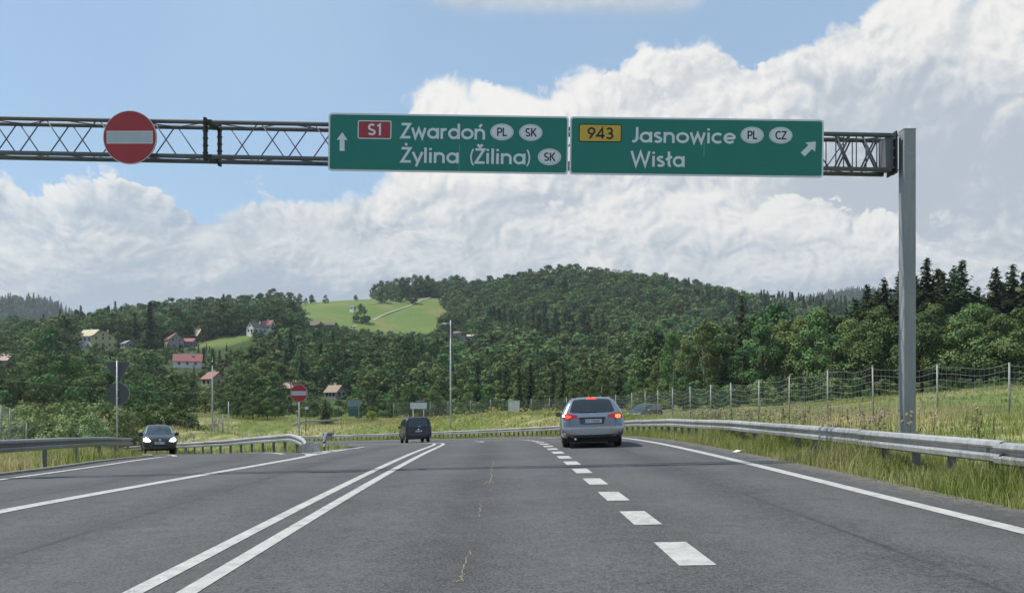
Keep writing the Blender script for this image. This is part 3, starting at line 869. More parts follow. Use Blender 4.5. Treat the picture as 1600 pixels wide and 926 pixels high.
def lettering(name, text, x0, x1, ybase, cap, depth, M, material, parent, sw=.155, scale_px=1.0):
    """text set between x0 and x1 (board units), baseline ybase; M maps (x, y, out) to local space"""
    adv = sum(GLY[c][0] for c in text); kx = (x1 - x0) / adv
    mb = MB(); x = x0; lay = 0
    for c in text:
        a, st = GLY[c]
        for i, s_ in enumerate(st):
            lay = (lay + 1) % 5
            w = sw * (.62 if c in '()' else 1)
            for quad in stroke_quads([(p[0] * kx, p[1] * cap) for p in s_], w * cap):
                mb.add([M(x + p.x, ybase + p.y, depth + lay * .0006) for p in quad], [(0, 1, 2, 3)])
        x += a * kx
    return mb.build(name, material, parent, fix=False)

# ------------------------------------------------------------------ sign plates
def m_sheet(name, col, rough=.45, var=.06):
    m = bpy.data.materials.new(name); m.use_nodes = True; nt = m.node_tree; b = nt.nodes['Principled BSDF']
    P = nt.nodes.new('ShaderNodeTexCoord').outputs['Object']
    n1 = noise(nt, P, 3, 5, .6); n2 = noise(nt, P, 140, 2, .6)
    c = mixc(nt, (n1 * .7 + n2 * .3).smooth(.3, .7), tuple(k * (1 - var) for k in col), tuple(min(1, k * (1 + var)) for k in col))
    nt.links.new(c, b.inputs['Base Color']); b.inputs['Roughness'].default_value = rough
    return m
GREEN = m_sheet('green_sheeting', (.003, .185, .140)); WHITE = m_sheet('white_sheeting', (.70, .75, .78)); RED = m_sheet('red_sheeting', (.36, .028, .035))
YELLOW = m_sheet('yellow_sheeting', (.62, .40, .035)); INK = m_sheet('black_sheeting', (.012, .012, .014)); BACK = mat('sign_back_aluminium', (.16, .17, .18), .55, .3, var=.12)
def rrect(x0, y0, x1, y1, r, n=5):
    pts = []
    for cx, cy, a in ((x1 - r, y1 - r, 0), (x0 + r, y1 - r, 90), (x0 + r, y0 + r, 180), (x1 - r, y0 + r, 270)):
        pts += [(cx + r * math.cos(R(a + t)), cy + r * math.sin(R(a + t))) for t in np.linspace(0, 90, n)]
    return pts
BD = GD - .22
K = BD / FPX
def direction_sign(label, corners, build):
    (xa, ya), (xb, yb), (xc, yc), (xd, yd) = corners      # photo pixels: tl, tr, br, bl
    o = at(xd, yd, BD); tilt = math.atan2((yb - ya), (xb - xa))
    W = math.hypot(xb - xa, yb - ya) * K; H = math.hypot(xd - xa, yd - ya) * K
    t = thing('direction_sign', label, 'direction sign', o)
    t.rotation_euler = (0, tilt, 0)
    def M(x, y, out): return (x, -out, y)
    def px(x, y):          # photo pixel -> board units
        dx, dy = (x - xd) * K, -(y - yd) * K
        return dx * math.cos(tilt) - dy * math.sin(tilt), dx * math.sin(tilt) + dy * math.cos(tilt)
    def plate(name, poly, o0, o1, m, parent): 
        mb = MB(); mb.prism(poly, -o0, -o1, 'y'); return mb.build(name, m, parent)
    b = .035
    plate('backing', rrect(0.02, 0.02, W - .02, H - .02, .05), -.03, -.004, BACK, t)
    plate('border', rrect(0, 0, W, H, .07), -.004, .010, WHITE, t)
    fc = plate('face', rrect(b, b, W - b, H - b, .05), .010, .013, GREEN, t)
    mb = MB()
    for sx in (.22, .5, .78): mb.box((W * sx, .10, H * .5), (.06, .14, H * .86))
    mb.build('bracket', STEEL, t)
    build(t, M, px, plate)
    return t
def badge(t, M, px, plate, rect, text, tx, base, cap, bg, fg, edge):
    x0, y1 = px(rect[0], rect[1]); x1, y0 = px(rect[2], rect[3])
    bd = plate('route_badge', rrect(x0, y0, x1, y1, .035), .013, .017, edge, t)
    plate('badge_face', rrect(x0 + .02, y0 + .02, x1 - .02, y1 - .02, .025), .017, .0195, bg, bd)
    a, y = px(tx[0], base); c, _ = px(tx[1], base)
    lettering('route_number', text, a, c, y, cap * K, .021, M, fg, bd, .17)
def oval(t, M, px, plate, c, text, rx=18.2, ry=13):
    x, y = px(*c)
    el = plate('country_oval', [(x + rx * K * math.cos(a), y + ry * K * math.sin(a)) for a in np.linspace(0, 2 * math.pi, 33)[:-1]], .013, .016, WHITE, t)
    plate('oval_ring', [(x + (rx - 1.3) * K * math.cos(a), y + (ry - 1.3) * K * math.sin(a)) for a in np.linspace(0, 2 * math.pi, 33)[:-1]], .016, .0175, GREY_LINE, el)
    plate('oval_face', [(x + (rx - 2.0) * K * math.cos(a), y + (ry - 2.0) * K * math.sin(a)) for a in np.linspace(0, 2 * math.pi, 33)[:-1]], .0175, .019, WHITE, el)
    w = 9.2 if text != 'PL' else 8.2
    lettering('country_code', text, x - w * K * .95, x + w * K * 1.02, y - 6.6 * K, 13.2 * K, .021, M, INK, el, .16)
GREY_LINE = m_sheet('grey_sheeting', (.35, .40, .42))
def word(t, M, px, text, x0, x1, base, cap=24):
    a, y = px(x0, base); c, _ = px(x1, base); lettering('lettering', text, a, c, y, cap * K, .0155, M, WHITE, t, .165)
def arrow_mark(t, M, px, pts):
    mb = MB(); mb.prism([px(*p) for p in pts], -.013, -.016, 'y'); mb.build('arrow', WHITE, t)
def sign_a(t, M, px, plate):
    arrow_mark(t, M, px, [(535, 207), (543.5, 219.5), (538.6, 218.6), (538.6, 236.3), (531, 236.2), (531, 218.4), (526.3, 219.2)])
    badge(t, M, px, plate, (559.5, 188.5, 611.5, 218), 'S1', (574.5, 598), 211.8, 18, RED, WHITE, WHITE)
    word(t, M, px, 'Zwardo\u0144', 626, 760, 216.6); word(t, M, px, '\u017bylina', 626, 718.5, 254.3); word(t, M, px, '(\u017dilina)', 732, 832, 256.0)
    for c, s_ in (((784.3, 206.8), 'PL'), ((829.3, 207.6), 'SK'), ((858.5, 245.6), 'SK')): oval(t, M, px, plate, c, s_)
    mb = MB(); a = px(718, 226); b_ = px(718, 268); mb.box(M(a[0], (a[1] + b_[1]) / 2, .0132), (.006, .001, a[1] - b_[1])); mb.build('panel_seam', GREY_LINE, t)
def sign_b(t, M, px, plate):
    badge(t, M, px, plate, (904.5, 194, 971, 223), '943', (917, 959.5), 217, 17.5, YELLOW, INK, INK)
    word(t, M, px, 'Jasnowice', 985, 1150, 223.0); word(t, M, px, 'Wis\u0142a', 985, 1071, 260.4)
    for c, s_ in (((1175, 211.6), 'PL'), ((1219.5, 212), 'CZ')): oval(t, M, px, plate, c, s_)
    arrow_mark(t, M, px, [(1274.5, 221.5), (1273, 237.5), (1268.6, 233.2), (1256.8, 244.8), (1250.8, 238.8), (1262.6, 227.4), (1258.4, 223.4)])
    mb = MB(); a = px(1100, 222); b_ = px(1100, 246); mb.box(M(a[0], (a[1] + b_[1]) / 2, .0132), (.006, .001, a[1] - b_[1])); mb.build('panel_seam', GREY_LINE, t)
direction_sign('green overhead sign with straight arrow, red S1 badge, Zwardo\u0144 and \u017bylina', ((513.5, 176.5), (888.5, 182.3), (887.5, 272.5), (512.5, 267)), sign_a)
direction_sign('green overhead sign with slanting arrow, yellow 943 badge, Jasnowice and Wis\u0142a', ((890.5, 182.3), (1287, 187.5), (1285.5, 278.3), (889.5, 272.7)), sign_b)

def circle(cx, cy, r, n=48): return [(cx + r * math.cos(a), cy + r * math.sin(a)) for a in np.linspace(0, 2 * math.pi, n + 1)[:-1]]
def no_entry(label, c, r, parent_y=0, pole=None, gl_=None):
    t = thing('no_entry_sign', label, 'traffic sign', c)
    def plate(name, poly, o0, o1, m, p): mb = MB(); mb.prism(poly, -o0, -o1, 'y'); return mb.build(name, m, p)
    plate('disc_back', circle(0, 0, r), -.02, 0, BACK, t)
    rim = plate('rim', circle(0, 0, r), .0005, .006, WHITE_W, t)
    plate('disc_face', circle(0, 0, r * .975), .006, .009, RED, t)
    bar = plate('bar', [(-r * .86, -r * .235), (r * .86, -r * .235), (r * .86, r * .235), (-r * .86, r * .235)], .009, .011, WHITE_W, t)
    plate('bar_face', [(-r * .835, -r * .205), (r * .835, -r * .205), (r * .835, r * .205), (-r * .835, r * .205)], .011, .013, WHITE_D, bar)
    return t
WHITE_W = m_sheet('white_rim', (.72, .70, .70)); WHITE_D = m_sheet('grey_white_sheeting', (.42, .50, .55))
c = at(203, 214.8, BD)
ne = no_entry('large red no entry disc hung on the lattice gantry beam', c, 41.8 * K)
mb = MB(); mb.box((-.25, .11, 0), (.05, .14, .8)); mb.box((.25, .11, 0), (.05, .14, .8)); mb.build('bracket', STEEL, ne)
# ------------------------------------------------------------------ vehicles
def m_carpaint(name, col, metal=.6, rough=.32, coat=1.0):
    m = bpy.data.materials.new(name); m.use_nodes = True; nt = m.node_tree; b = nt.nodes['Principled BSDF']
    P = nt.nodes.new('ShaderNodeTexCoord').outputs['Object']
    sepn = nt.nodes.new('ShaderNodeSeparateXYZ'); nt.links.new(P, sepn.inputs[0]); z = S(nt, sepn.outputs[2])
    dust = (noise(nt, P, 5, 5, .65).smooth(.35, .7) * z.smooth(.2, .65, .45, .02))
    c = mixc(nt, dust, col, (.16, .15, .13)); nt.links.new(c, b.inputs['Base Color'])
    b.inputs['Metallic'].default_value = metal; nt.links.new(dust.smooth(0, 1, rough, .7).v, b.inputs['Roughness'])
    b.inputs['Coat Weight'].default_value = coat; b.inputs['Coat Roughness'].default_value = .06
    return m
GLASS = mat('car_glass', (.012, .016, .018), .06, 0, var=0, spec=.8, coat=.6)
PLAST = mat('black_plastic', (.018, .018, .02), .55, var=.25, vscale=9)
RUBBER = mat('tyre_rubber', (.016, .016, .016), .85, var=.25, vscale=14)
ALLOY = mat('alloy_rim', (.45, .46, .48), .35, .8, var=.15)
LAMP_R = mat('tail_lamp_lens', (.34, .012, .012), .12, var=.15, coat=.8)
LAMP_ON = mat('lit_brake_lamp', (.8, .05, .03), .2, var=0, emit=(1, .06, .03), estr=1.3)
LAMP_O = mat('lit_indicator', (.9, .3, .05), .2, var=0, emit=(1, .13, .035), estr=1.9)
LAMP_W = mat('lit_headlamp', (.9, .9, .85), .1, var=0, emit=(1, .97, .9), estr=14)
LENS = mat('clear_lens', (.5, .52, .54), .08, .3, var=.1, coat=.8)
CHROME = mat('chrome', (.75, .76, .78), .12, 1, var=0)
PLATE_W = mat('number_plate_white', (.62, .64, .66), .45, var=.08, vscale=20)
PLATE_INK = mat('number_plate_ink', (.05, .055, .06), .6, var=.1)
UNDER = mat('underbody', (.010, .010, .011), .9, var=.2)

def loft_body(stations, name, paint, parent, wheels, wr):
    """stations: (y, zb, zs, wl, zw, ww, zsh, wsh, zr, wr, zt) rear to front"""
    V, F = [], []
    for (y, zb, zs, wl, zw, ww, zsh, wsh, zr_, wr_, zt) in stations:
        wl, ww, wsh, wr_ = wl * 1.06, ww * 1.06, wsh * 1.06, wr_ * 1.10
        half = [(0, zb), (wl * .72, zb), (wl, zs), ((wl + ww) / 2 + .01, (zs + zw) / 2), (ww, zw), (wsh, zsh), (wsh * .62 + wr_ * .38 - .004, zsh * .62 + zr_ * .38), (wr_, zr_), (wr_ * .62, zt - .012), (0, zt)]
        ring = half + [(-a, b) for a, b in half[-2:0:-1]]
        V += [(a, y, b) for a, b in ring]
    n = 18; m = len(stations)
    for i in range(m - 1):
        for k in range(n): F.append((i * n + k, i * n + (k + 1) % n, (i + 1) * n + (k + 1) % n, (i + 1) * n + k))
    for base in (0, (m - 1) * n):
        for k in range(9):
            a, b, c_, d_ = base + k, base + k + 1, base + (n - k - 1) % n, base + (n - k) % n
            F.append(tuple(dict.fromkeys((a, b, c_, d_))))
    me = bpy.data.meshes.new('tmp'); me.from_pydata(V, [], F)
    bm = bmesh.new(); bm.from_mesh(me); bmesh.ops.recalc_face_normals(bm, faces=bm.faces); bm.to_mesh(me); bm.free()
    o = bpy.data.objects.new('tmp', me); COL.objects.link(o)
    sm = o.modifiers.new('s', 'SUBSURF'); sm.levels = 3; sm.render_levels = 3
    cut = MB()
    for (wy, wz) in wheels:
        for sx in (-1, 1):
            cut.tube([(sx * .55, wy, wz), (sx * 1.4, wy, wz)], wr * 1.17, 28)
    co = cut.build('tmpc', PLAST); 
    bo = o.modifiers.new('b', 'BOOLEAN'); bo.operation = 'DIFFERENCE'; bo.object = co; bo.solver = 'EXACT'
    dg = bpy.context.evaluated_depsgraph_get()
    full = bpy.data.meshes.new_from_object(o.evaluated_get(dg))
    o.modifiers.remove(bo)
    dg = bpy.context.evaluated_depsgraph_get()
    smooth_me = bpy.data.meshes.new_from_object(o.evaluated_get(dg))
    bm = bmesh.new(); bm.from_mesh(smooth_me); bvh = BVHTree.FromBMesh(bm); bm.free()
    bpy.data.objects.remove(o); bpy.data.objects.remove(co); bpy.data.meshes.remove(smooth_me)
    full.name = name; full.materials.clear(); full.materials.append(paint); full.materials.append(UNDER)
    mi = []
    for p in full.polygons:
        inner = any(abs(p.center.y - wy) < wr * 1.19 and abs(math.hypot(p.center.y - wy, p.center.z - wz) - wr * 1.17) < .02 for wy, wz in wheels) or (abs(p.normal.x) > .99 and abs(abs(p.center.x) - .55) < .01)
        mi.append(1 if (p.center.z < .22 or inner) else 0)
    full.polygons.foreach_set('material_index', mi)
    full.polygons.foreach_set('use_smooth', [m_ == 0 for m_ in mi])
    ob = bpy.data.objects.new(name, full); COL.objects.link(ob); ob.parent = parent
    return ob, bvh

def panel(name, outline, axis, side, bvh, material, parent, off=.006, grid=.07, thick=.012):
    """outline drawn in the plane seen along axis ('y': x,z  'x': y,z  'z': x,y) laid onto the body from that side"""
    pts = [Vector(p) for p in outline]
    xs = [p.x for p in pts]; ys = [p.y for p in pts]
    P2, E = [], []
    for i, p in enumerate(pts):
        q = pts[(i + 1) % len(pts)]; L = (q - p).length; k = max(1, int(L / grid))
        for j in range(k): P2.append(p.lerp(q, j / k))
    n = len(P2); E = [(i, (i + 1) % n) for i in range(n)]
    loop = np.array([(p.x, p.y) for p in P2])
    for a in np.arange(min(xs) + grid / 2, max(xs), grid):
        for b in np.arange(min(ys) + grid / 2, max(ys), grid):
            if in_poly(np.array([a]), np.array([b]), loop)[0] and seg_dist(np.array([a]), np.array([b]), np.vstack([loop, loop[:1]]))[0] > grid * .35: P2.append(Vector((a, b)))
    vs, es, fs, *_ = delaunay_2d_cdt(P2, E, [list(range(n))], 1, 1e-5)
    top, ok = [], []
    for v in vs:
        if axis == 'y': o_, d_ = Vector((v.x, side * 6, v.y)), Vector((0, -side, 0))
        elif axis == 'x': o_, d_ = Vector((side * 4, v.x, v.y)), Vector((-side, 0, 0))
        else: o_, d_ = Vector((v.x, v.y, 5)), Vector((0, 0, -1))
        h, nn, i_, ds = bvh.ray_cast(o_, d_)
        if h is None: h, nn, i_, ds = bvh.find_nearest(o_ + d_ * 3.2)
        if nn.dot(d_) > 0: nn = -nn
        top.append((h + nn * off, nn))
    mb = MB()
    V = [t[0] for t in top] + [t[0] - t[1] * thick for t in top]; m = len(vs)
    fl = [tuple(f) for f in fs if len(f) >= 3]
    cnt = {}
    for f in fl:
        for a, b in zip(f, f[1:] + f[:1]): cnt[(a, b)] = 1
    F = fl + [tuple(i + m for i in f[::-1]) for f in fl] + [(a, b, b + m, a + m) for (a, b) in cnt if (b, a) not in cnt]
    mb.add(V, F)
    return mb.build(name, material, parent, smooth=False)

def wheel(parent, x, y, r, w, side):
    t = empty('wheel', (x, y, r)); t.parent = parent
    prof = [(.62 * r, -w / 2 + .01), (.80 * r, -w / 2), (.95 * r, -w / 2 + .012), (r, -w / 2 + .04), (r, w / 2 - .04), (.95 * r, w / 2 - .012), (.80 * r, w / 2), (.62 * r, w / 2 - .01)]
    mb = MB(); n = 28; V = []
    for k in range(n):
        a = 2 * math.pi * k / n
        for rr_, o_ in prof: V.append((o_, rr_ * math.cos(a), rr_ * math.sin(a)))
    p = len(prof); mb.add(V, [(k * p + j, k * p + (j + 1) % p, ((k + 1) % n) * p + (j + 1) % p, ((k + 1) % n) * p + j) for k in range(n) for j in range(p)])
    mb.build('tyre', RUBBER, t, smooth=True)
    mb = MB(); mb.tube([(-w * .2, 0, 0), (w * .1 * side, 0, 0)], r * .60, 24)
    for k in range(7):
        a = 2 * math.pi * k / 7; rot = Matrix.Rotation(a, 3, 'X')
        mb.box(rot @ Vector((side * w * .33, 0, r * .34)), (.03, r * .13, r * .56), rot)
    mb.tube([(side * w * .28, 0, 0), (side * w * .42, 0, 0)], r * .14, 12)
    mb.build('rim', ALLOY, t)
    return t

def mir(pts): return [(-a, b) for a, b in pts][::-1]
def bumps_text(parent, bvh, side, x0, x1, z0, z1, y): pass

def add_mirror(parent, side, y, z, x, paint):
    mb = MB(); s_ = side
    mb.prism([(0, -.05), (.02, -.085), (.17, -.075), (.21, -.02), (.19, .06), (.06, .075), (0, .03)], -.06, .05, 'y')
    mb.v = [(v[0] * s_ + x * s_, v[1] * (1 - .3 * v[0]) + y, v[2] + z) for v in mb.v]
    o = mb.build('wing_mirror', paint, parent)
    m2 = MB(); m2.prism([(.03, -.06), (.165, -.055), (.185, -.01), (.165, .05), (.06, .06), (.02, .02)], -.063, -.0605, 'y'); m2.v = [(v[0] * s_ + x * s_, v[1] * (1 - .3 * v[0]) + y, v[2] + z) for v in m2.v]
    m2.build('mirror_glass', GLASS, o)

def number_plate(parent, y, z, side, w=.52, h=.114, chars=7):
    """white plate whose characters are too blurred to read: only dark strokes"""
    mb = MB(); mb.box((0, y, z), (w, .012, h)); p = mb.build('number_plate', PLATE_W, parent)
    mb = MB(); mb.box((-w / 2 + .022, y + side * .0075, z), (.04, .002, h * .92)); mb.build('blue_band', mat('plate_blue', (.03, .07, .3), .5, var=.1), p)
    mb = MB(); x = -w / 2 + .065; rg = random.Random(11)
    while x < w / 2 - .05:
        if abs(x + .08) > .03:
            mb.box((x, y + side * .0075, z), (.012, .002, h * .62)); 
            if rg.random() < .7: mb.box((x + .018, y + side * .0072, z + rg.choice((-.03, 0, .03))), (.028, .002, .012))
            if rg.random() < .6: mb.box((x + .032, y + side * .0070, z), (.011, .002, h * .62))
        x += .056
    mb.build('plate_marks', PLATE_INK, p)
    return p

# --- silver estate
def silver_estate(loc, rz):
    t = thing('estate_car', 'silver estate car seen from behind with red brake lights and right indicator lit', 'car', loc, rz)
    paint = m_carpaint('silver_blue_paint', (.34, .365, .395), .85, .2)
    #     y     zb   zs   wl    zw   ww    zsh  wsh   zr    wr    zt
    st = [(-2.34, .34, .40, .60, .50, .74, .58, .72, .60, .60, .61),
          (-2.32, .28, .38, .72, .50, .86, .60, .84, .64, .68, .65),
          (-2.20, .24, .36, .80, .52, .895, .86, .86, .96, .70, .98),
          (-2.12, .22, .34, .82, .56, .90, .94, .87, 1.08, .70, 1.10),
          (-1.98, .20, .31, .83, .60, .905, .97, .88, 1.28, .655, 1.31),
          (-1.84, .19, .29, .84, .62, .905, .98, .885, 1.435, .60, 1.475),
          (-1.70, .19, .28, .85, .62, .907, .98, .885, 1.455, .60, 1.505),
          (-1.0, .18, .27, .85, .62, .907, .97, .885, 1.47, .62, 1.525),
          (0.0, .18, .26, .85, .62, .905, .95, .88, 1.47, .63, 1.525),
          (.45, .18, .26, .85, .62, .905, .94, .875, 1.42, .62, 1.475),
          (.85, .18, .26, .85, .62, .905, .93, .87, 1.24, .63, 1.29),
          (1.20, .18, .26, .84, .62, .905, .92, .86, 1.02, .68, 1.06),
          (1.45, .18, .26, .84, .62, .90, .89, .84, .93, .70, .96),
          (2.00, .18, .27, .82, .60, .885, .80, .78, .82, .66, .85),
          (2.24, .20, .30, .74, .56, .80, .70, .68, .72, .55, .74),
          (2.34, .26, .36, .58, .52, .62, .62, .52, .63, .42, .64)]
    W = [(-1.33, .32), (1.35, .32)]
    body, bvh = loft_body(st, 'body', paint, t, W, .32)
    for y, z in W:
        for sx in (-1, 1): wheel(t, sx * .785, y, .32, .215, sx)
    rw = panel('rear_window', [(-.655, 1.065), (-.58, 1.035), (-.3, 1.025), (.3, 1.025), (.58, 1.035), (.655, 1.065), (.565, 1.36), (.50, 1.415), (.3, 1.43), (-.3, 1.43), (-.50, 1.415), (-.565, 1.36)], 'y', -1, bvh, GLASS, t, .006)
    panel('wiper', [(-.38, 1.045), (.10, 1.038), (.12, 1.052), (-.1, 1.075), (-.36, 1.062)], 'y', -1, bvh, PLAST, rw, .022)
    panel('brake_light', [(-.145, 1.425), (.145, 1.425), (.12, 1.472), (-.12, 1.472)], 'y', -1, bvh, LAMP_ON, t, .012, .05)
    for sx in (-1, 1):
        f = (lambda p: p) if sx > 0 else mir
        tl = panel('tail_light', f([(.43, .885), (.60, .875), (.66, .825), (.80, .835), (.875, .87), (.862, .98), (.78, 1.015), (.66, 1.0), (.45, .955)]), 'y', -1, bvh, LAMP_R, t, .014, .05)
        panel('lit_lamp', f([(.62, .905), (.70, .865), (.79, .87), (.815, .93), (.77, .965), (.64, .95)]) if sx < 0 else f([(.66, .89), (.72, .845), (.80, .85), (.835, .92), (.79, .965), (.68, .955)]), 'y', -1, bvh, LAMP_ON if sx < 0 else LAMP_O, tl, .020, .05)
        panel('side_window', [(-1.80, 1.12), (-1.62, 1.05), (-.98, 1.03), (-.98, 1.40), (-1.62, 1.40)], 'x', sx, bvh, GLASS, t, .005)
        panel('side_window', [(-.90, 1.03), (-.02, 1.015), (-.02, 1.415), (-.90, 1.41)], 'x', sx, bvh, GLASS, t, .005)
        panel('side_window', [(.06, 1.01), (.98, 1.0), (.42, 1.36), (.06, 1.41)], 'x', sx, bvh, GLASS, t, .005)
        add_mirror(t, sx, .78, 1.0, .855, PLAST)
        panel('headlight', f([(.45, .66), (.74, .70), (.72, .78), (.5, .74)]), 'y', 1, bvh, LENS, t, .01, .06)
        pr = [bvh.ray_cast(Vector((sx * .56, yy, 3)), Vector((0, 0, -1)))[0] for yy in (-1.62, -1.2, -.6, 0, .25)]; mb = MB(); mb.tube([p_ + Vector((0, 0, .02)) for p_ in pr], .013, 6); mb.build('roof_rail', ALLOY, t, True)
    panel('windscreen', [(-.60, 1.10), (.60, 1.10), (.54, 1.40), (-.54, 1.40)], 'y', 1, bvh, GLASS, t, .005)
    hr = panel('plate_recess', [(-.36, .70), (.32, .70), (.37, .875), (-.40, .875)], 'y', -1, bvh, PLAST, t, .006, .06)
    hit_, n_, i_, d_ = bvh.ray_cast(Vector((0, -6, .785)), Vector((0, 1, 0)))
    number_plate(t, hit_.y - .03, .785, -1)
    panel('plate_trim', [(-.40, .872), (.38, .872), (.37, .888), (-.39, .888)], 'y', -1, bvh, mat('dark_trim', (.03, .035, .045), .3, var=.1), t, .018, .05)
    b = panel('badge', circle(0, .965, .042, 20), 'y', -1, bvh, CHROME, t, .012, .03)
    panel('badge_core', circle(0, .965, .028, 16), 'y', -1, bvh, mat('badge_dark', (.12, .13, .15), .3, var=.1), b, .0165, .03)
    panel('badge_bar', [(-.034, .957), (.01, .970), (-.004, .961), (.034, .973), (-.01, .960), (.004, .969)], 'y', -1, bvh, CHROME, b, .020, .03)
    # bumper: crease, lower black valance, reflectors, exhaust
    panel('bumper_crease', [(-.74, .572), (.74, .572), (.74, .594), (-.74, .594)], 'y', -1, bvh, m_carpaint('silver_highlight', (.50, .53, .56), .5, .3), t, .012, .05)  # lighter copy of the body paint, a highlight painted along the crease
    panel('valance', [(-.66, .22), (.66, .22), (.78, .33), (.70, .385), (-.70, .385), (-.78, .33)], 'y', -1, bvh, PLAST, t, .012, .06)
    mb = MB(); mb.box((0, -2.02, .29), (1.5, .5, .25)); mb.box((0, -.2, .24), (1.3, 3.4, .16)); mb.build('underbody', UNDER, t)
    mb = MB(); mb.tube([(-.52, -2.12, .265), (-.52, -2.38, .262)], .032, 12); mb.build('exhaust', CHROME, t, True)
    for sx in (-1, 1):
        f = (lambda p: p) if sx > 0 else mir
        panel('bumper_highlight_panel', f([(.60, .605), (.80, .615), (.805, .76), (.62, .80)]), 'y', -1, bvh, paint, t, .010, .06)  # added raised panel in body paint, shaped to catch a highlight
        panel('tailgate_seam', f([(.655, .60), (.668, .60), (.69, .80), (.66, .825), (.648, .82), (.676, .79)]), 'y', -1, bvh, PLAST, t, .011, .05)
        panel('reflector', f([(.70, .405), (.80, .42), (.79, .45), (.70, .43)]), 'y', -1, bvh, LAMP_R, t, .014, .05)
    mb = MB(); mb.tube([(0, -1.62, 1.50), (0, -1.66, 1.56), (0, -1.74, 1.60)], [.02, .008, .004], 6); mb.build('antenna', PLAST, t)
    return t

def dark_van(loc, rz):
    t = thing('van', 'dark navy passenger van seen from behind driving into the bend', 'van', loc, rz)
    paint = m_carpaint('navy_paint', (.005, .008, .018), 0, .35, .35)
    st = [(-2.44, .42, .46, .72, .55, .86, .62, .86, .66, .74, .68),
          (-2.42, .34, .42, .82, .55, .93, .72, .93, .80, .84, .82),
          (-2.38, .30, .38, .86, .60, .945, 1.05, .93, 1.16, .86, 1.18),
          (-2.30, .28, .36, .87, .62, .95, 1.15, .93, 1.60, .84, 1.62),
          (-2.20, .27, .35, .88, .65, .952, 1.16, .935, 1.86, .78, 1.90),
          (-2.0, .27, .34, .88, .65, .952, 1.16, .935, 1.90, .78, 1.95),
          (-.6, .26, .33, .88, .65, .952, 1.16, .935, 1.91, .79, 1.97),
          (.6, .26, .33, .88, .65, .952, 1.15, .935, 1.90, .79, 1.96),
          (1.1, .26, .33, .88, .65, .952, 1.14, .93, 1.80, .77, 1.87),
          (1.55, .26, .33, .88, .65, .95, 1.12, .92, 1.42, .78, 1.48),
          (1.85, .26, .33, .87, .65, .945, 1.08, .90, 1.16, .78, 1.20),
          (2.30, .28, .36, .82, .62, .90, .95, .82, .98, .70, 1.0),
          (2.48, .34, .42, .66, .58, .72, .80, .62, .82, .5, .84)]
    W = [(-1.45, .34), (1.5, .34)]
    body, bvh = loft_body(st, 'body', paint, t, W, .34)
    for y, z in W:
        for sx in (-1, 1): wheel(t, sx * .82, y, .34, .225, sx)
    panel('rear_window', [(-.74, 1.22), (.74, 1.22), (.66, 1.74), (.58, 1.79), (-.58, 1.79), (-.66, 1.74)], 'y', -1, bvh, GLASS, t, .008)
    panel('wiper', [(-.02, 1.19), (.22, 1.20), (.20, 1.235), (0, 1.225)], 'y', -1, bvh, LENS, t, .03)
    panel('tailgate_seam', [(-.86, 1.10), (.86, 1.10), (.86, 1.118), (-.86, 1.118)], 'y', -1, bvh, PLAST, t, .008, .06)
    panel('bumper_step', [(-.86, .60), (.86, .60), (.84, .66), (-.84, .66)], 'y', -1, bvh, m_carpaint('navy_edge', (.05, .06, .085), .3, .3), t, .016, .06)
    hit_, n_, i_, d_ = bvh.ray_cast(Vector((0, -6, .86)), Vector((0, 1, 0)))
    number_plate(t, hit_.y - .03, .86, -1)
    for sx in (-1, 1):
        f = (lambda p: p) if sx > 0 else mir
        panel('tail_light', f([(.80, .78), (.90, .80), (.905, 1.18), (.82, 1.18)]), 'y', -1, bvh, mat('dark_lamp', (.06, .008, .01), .15, var=.1), t, .012, .05)
        for a, b in ((-2.05, -.75), (-.65, .45)): panel('side_window', [(a, 1.24), (b, 1.24), (b, 1.76), (a + .06, 1.76)], 'x', sx, bvh, GLASS, t, .006)
        panel('side_window', [(.55, 1.22), (1.45, 1.18), (1.12, 1.62), (.95, 1.76), (.55, 1.76)], 'x', sx, bvh, GLASS, t, .006)
        add_mirror(t, sx, 1.15, 1.25, .93, PLAST)
        panel('headlight', f([(.5, .76), (.78, .8), (.76, .92), (.55, .9)]), 'y', 1, bvh, LENS, t, .01, .06)
        panel('sill_trim', [(-1.0, .40), (1.05, .40), (1.05, .50), (-1.0, .50)], 'x', sx, bvh, PLAST, t, .008, .09)
    panel('windscreen', [(-.74, 1.24), (.74, 1.24), (.66, 1.76), (-.66, 1.76)], 'y', 1, bvh, GLASS, t, .006)
    mb = MB(); mb.box((0, -.2, .34), (1.4, 4.0, .16)); mb.build('underbody', UNDER, t)
    panel('badge', circle(0, 1.0, .05, 16), 'y', -1, bvh, CHROME, t, .012, .04)
    return t

HATCH = [(-1.92, .34, .40, .60, .50, .72, .60, .70, .66, .56, .68),
         (-1.88, .28, .36, .74, .52, .82, .80, .80, .90, .66, .92),
         (-1.72, .22, .32, .80, .58, .85, .92, .83, 1.20, .62, 1.23),
         (-1.45, .19, .28, .81, .60, .86, .93, .84, 1.40, .55, 1.445),
         (-.6, .18, .26, .81, .60, .86, .92, .84, 1.43, .57, 1.485),
         (.1, .18, .26, .81, .60, .86, .91, .835, 1.41, .58, 1.465),
         (.5, .18, .26, .81, .60, .86, .90, .83, 1.28, .59, 1.33),
         (.95, .18, .26, .80, .60, .86, .89, .82, 1.02, .62, 1.06),
         (1.2, .18, .26, .80, .60, .855, .87, .80, .91, .64, .94),
         (1.65, .18, .27, .78, .58, .84, .79, .74, .81, .60, .84),
         (1.86, .20, .30, .72, .54, .77, .70, .66, .72, .52, .74),
         (1.95, .26, .35, .58, .50, .62, .60, .54, .62, .42, .63)]
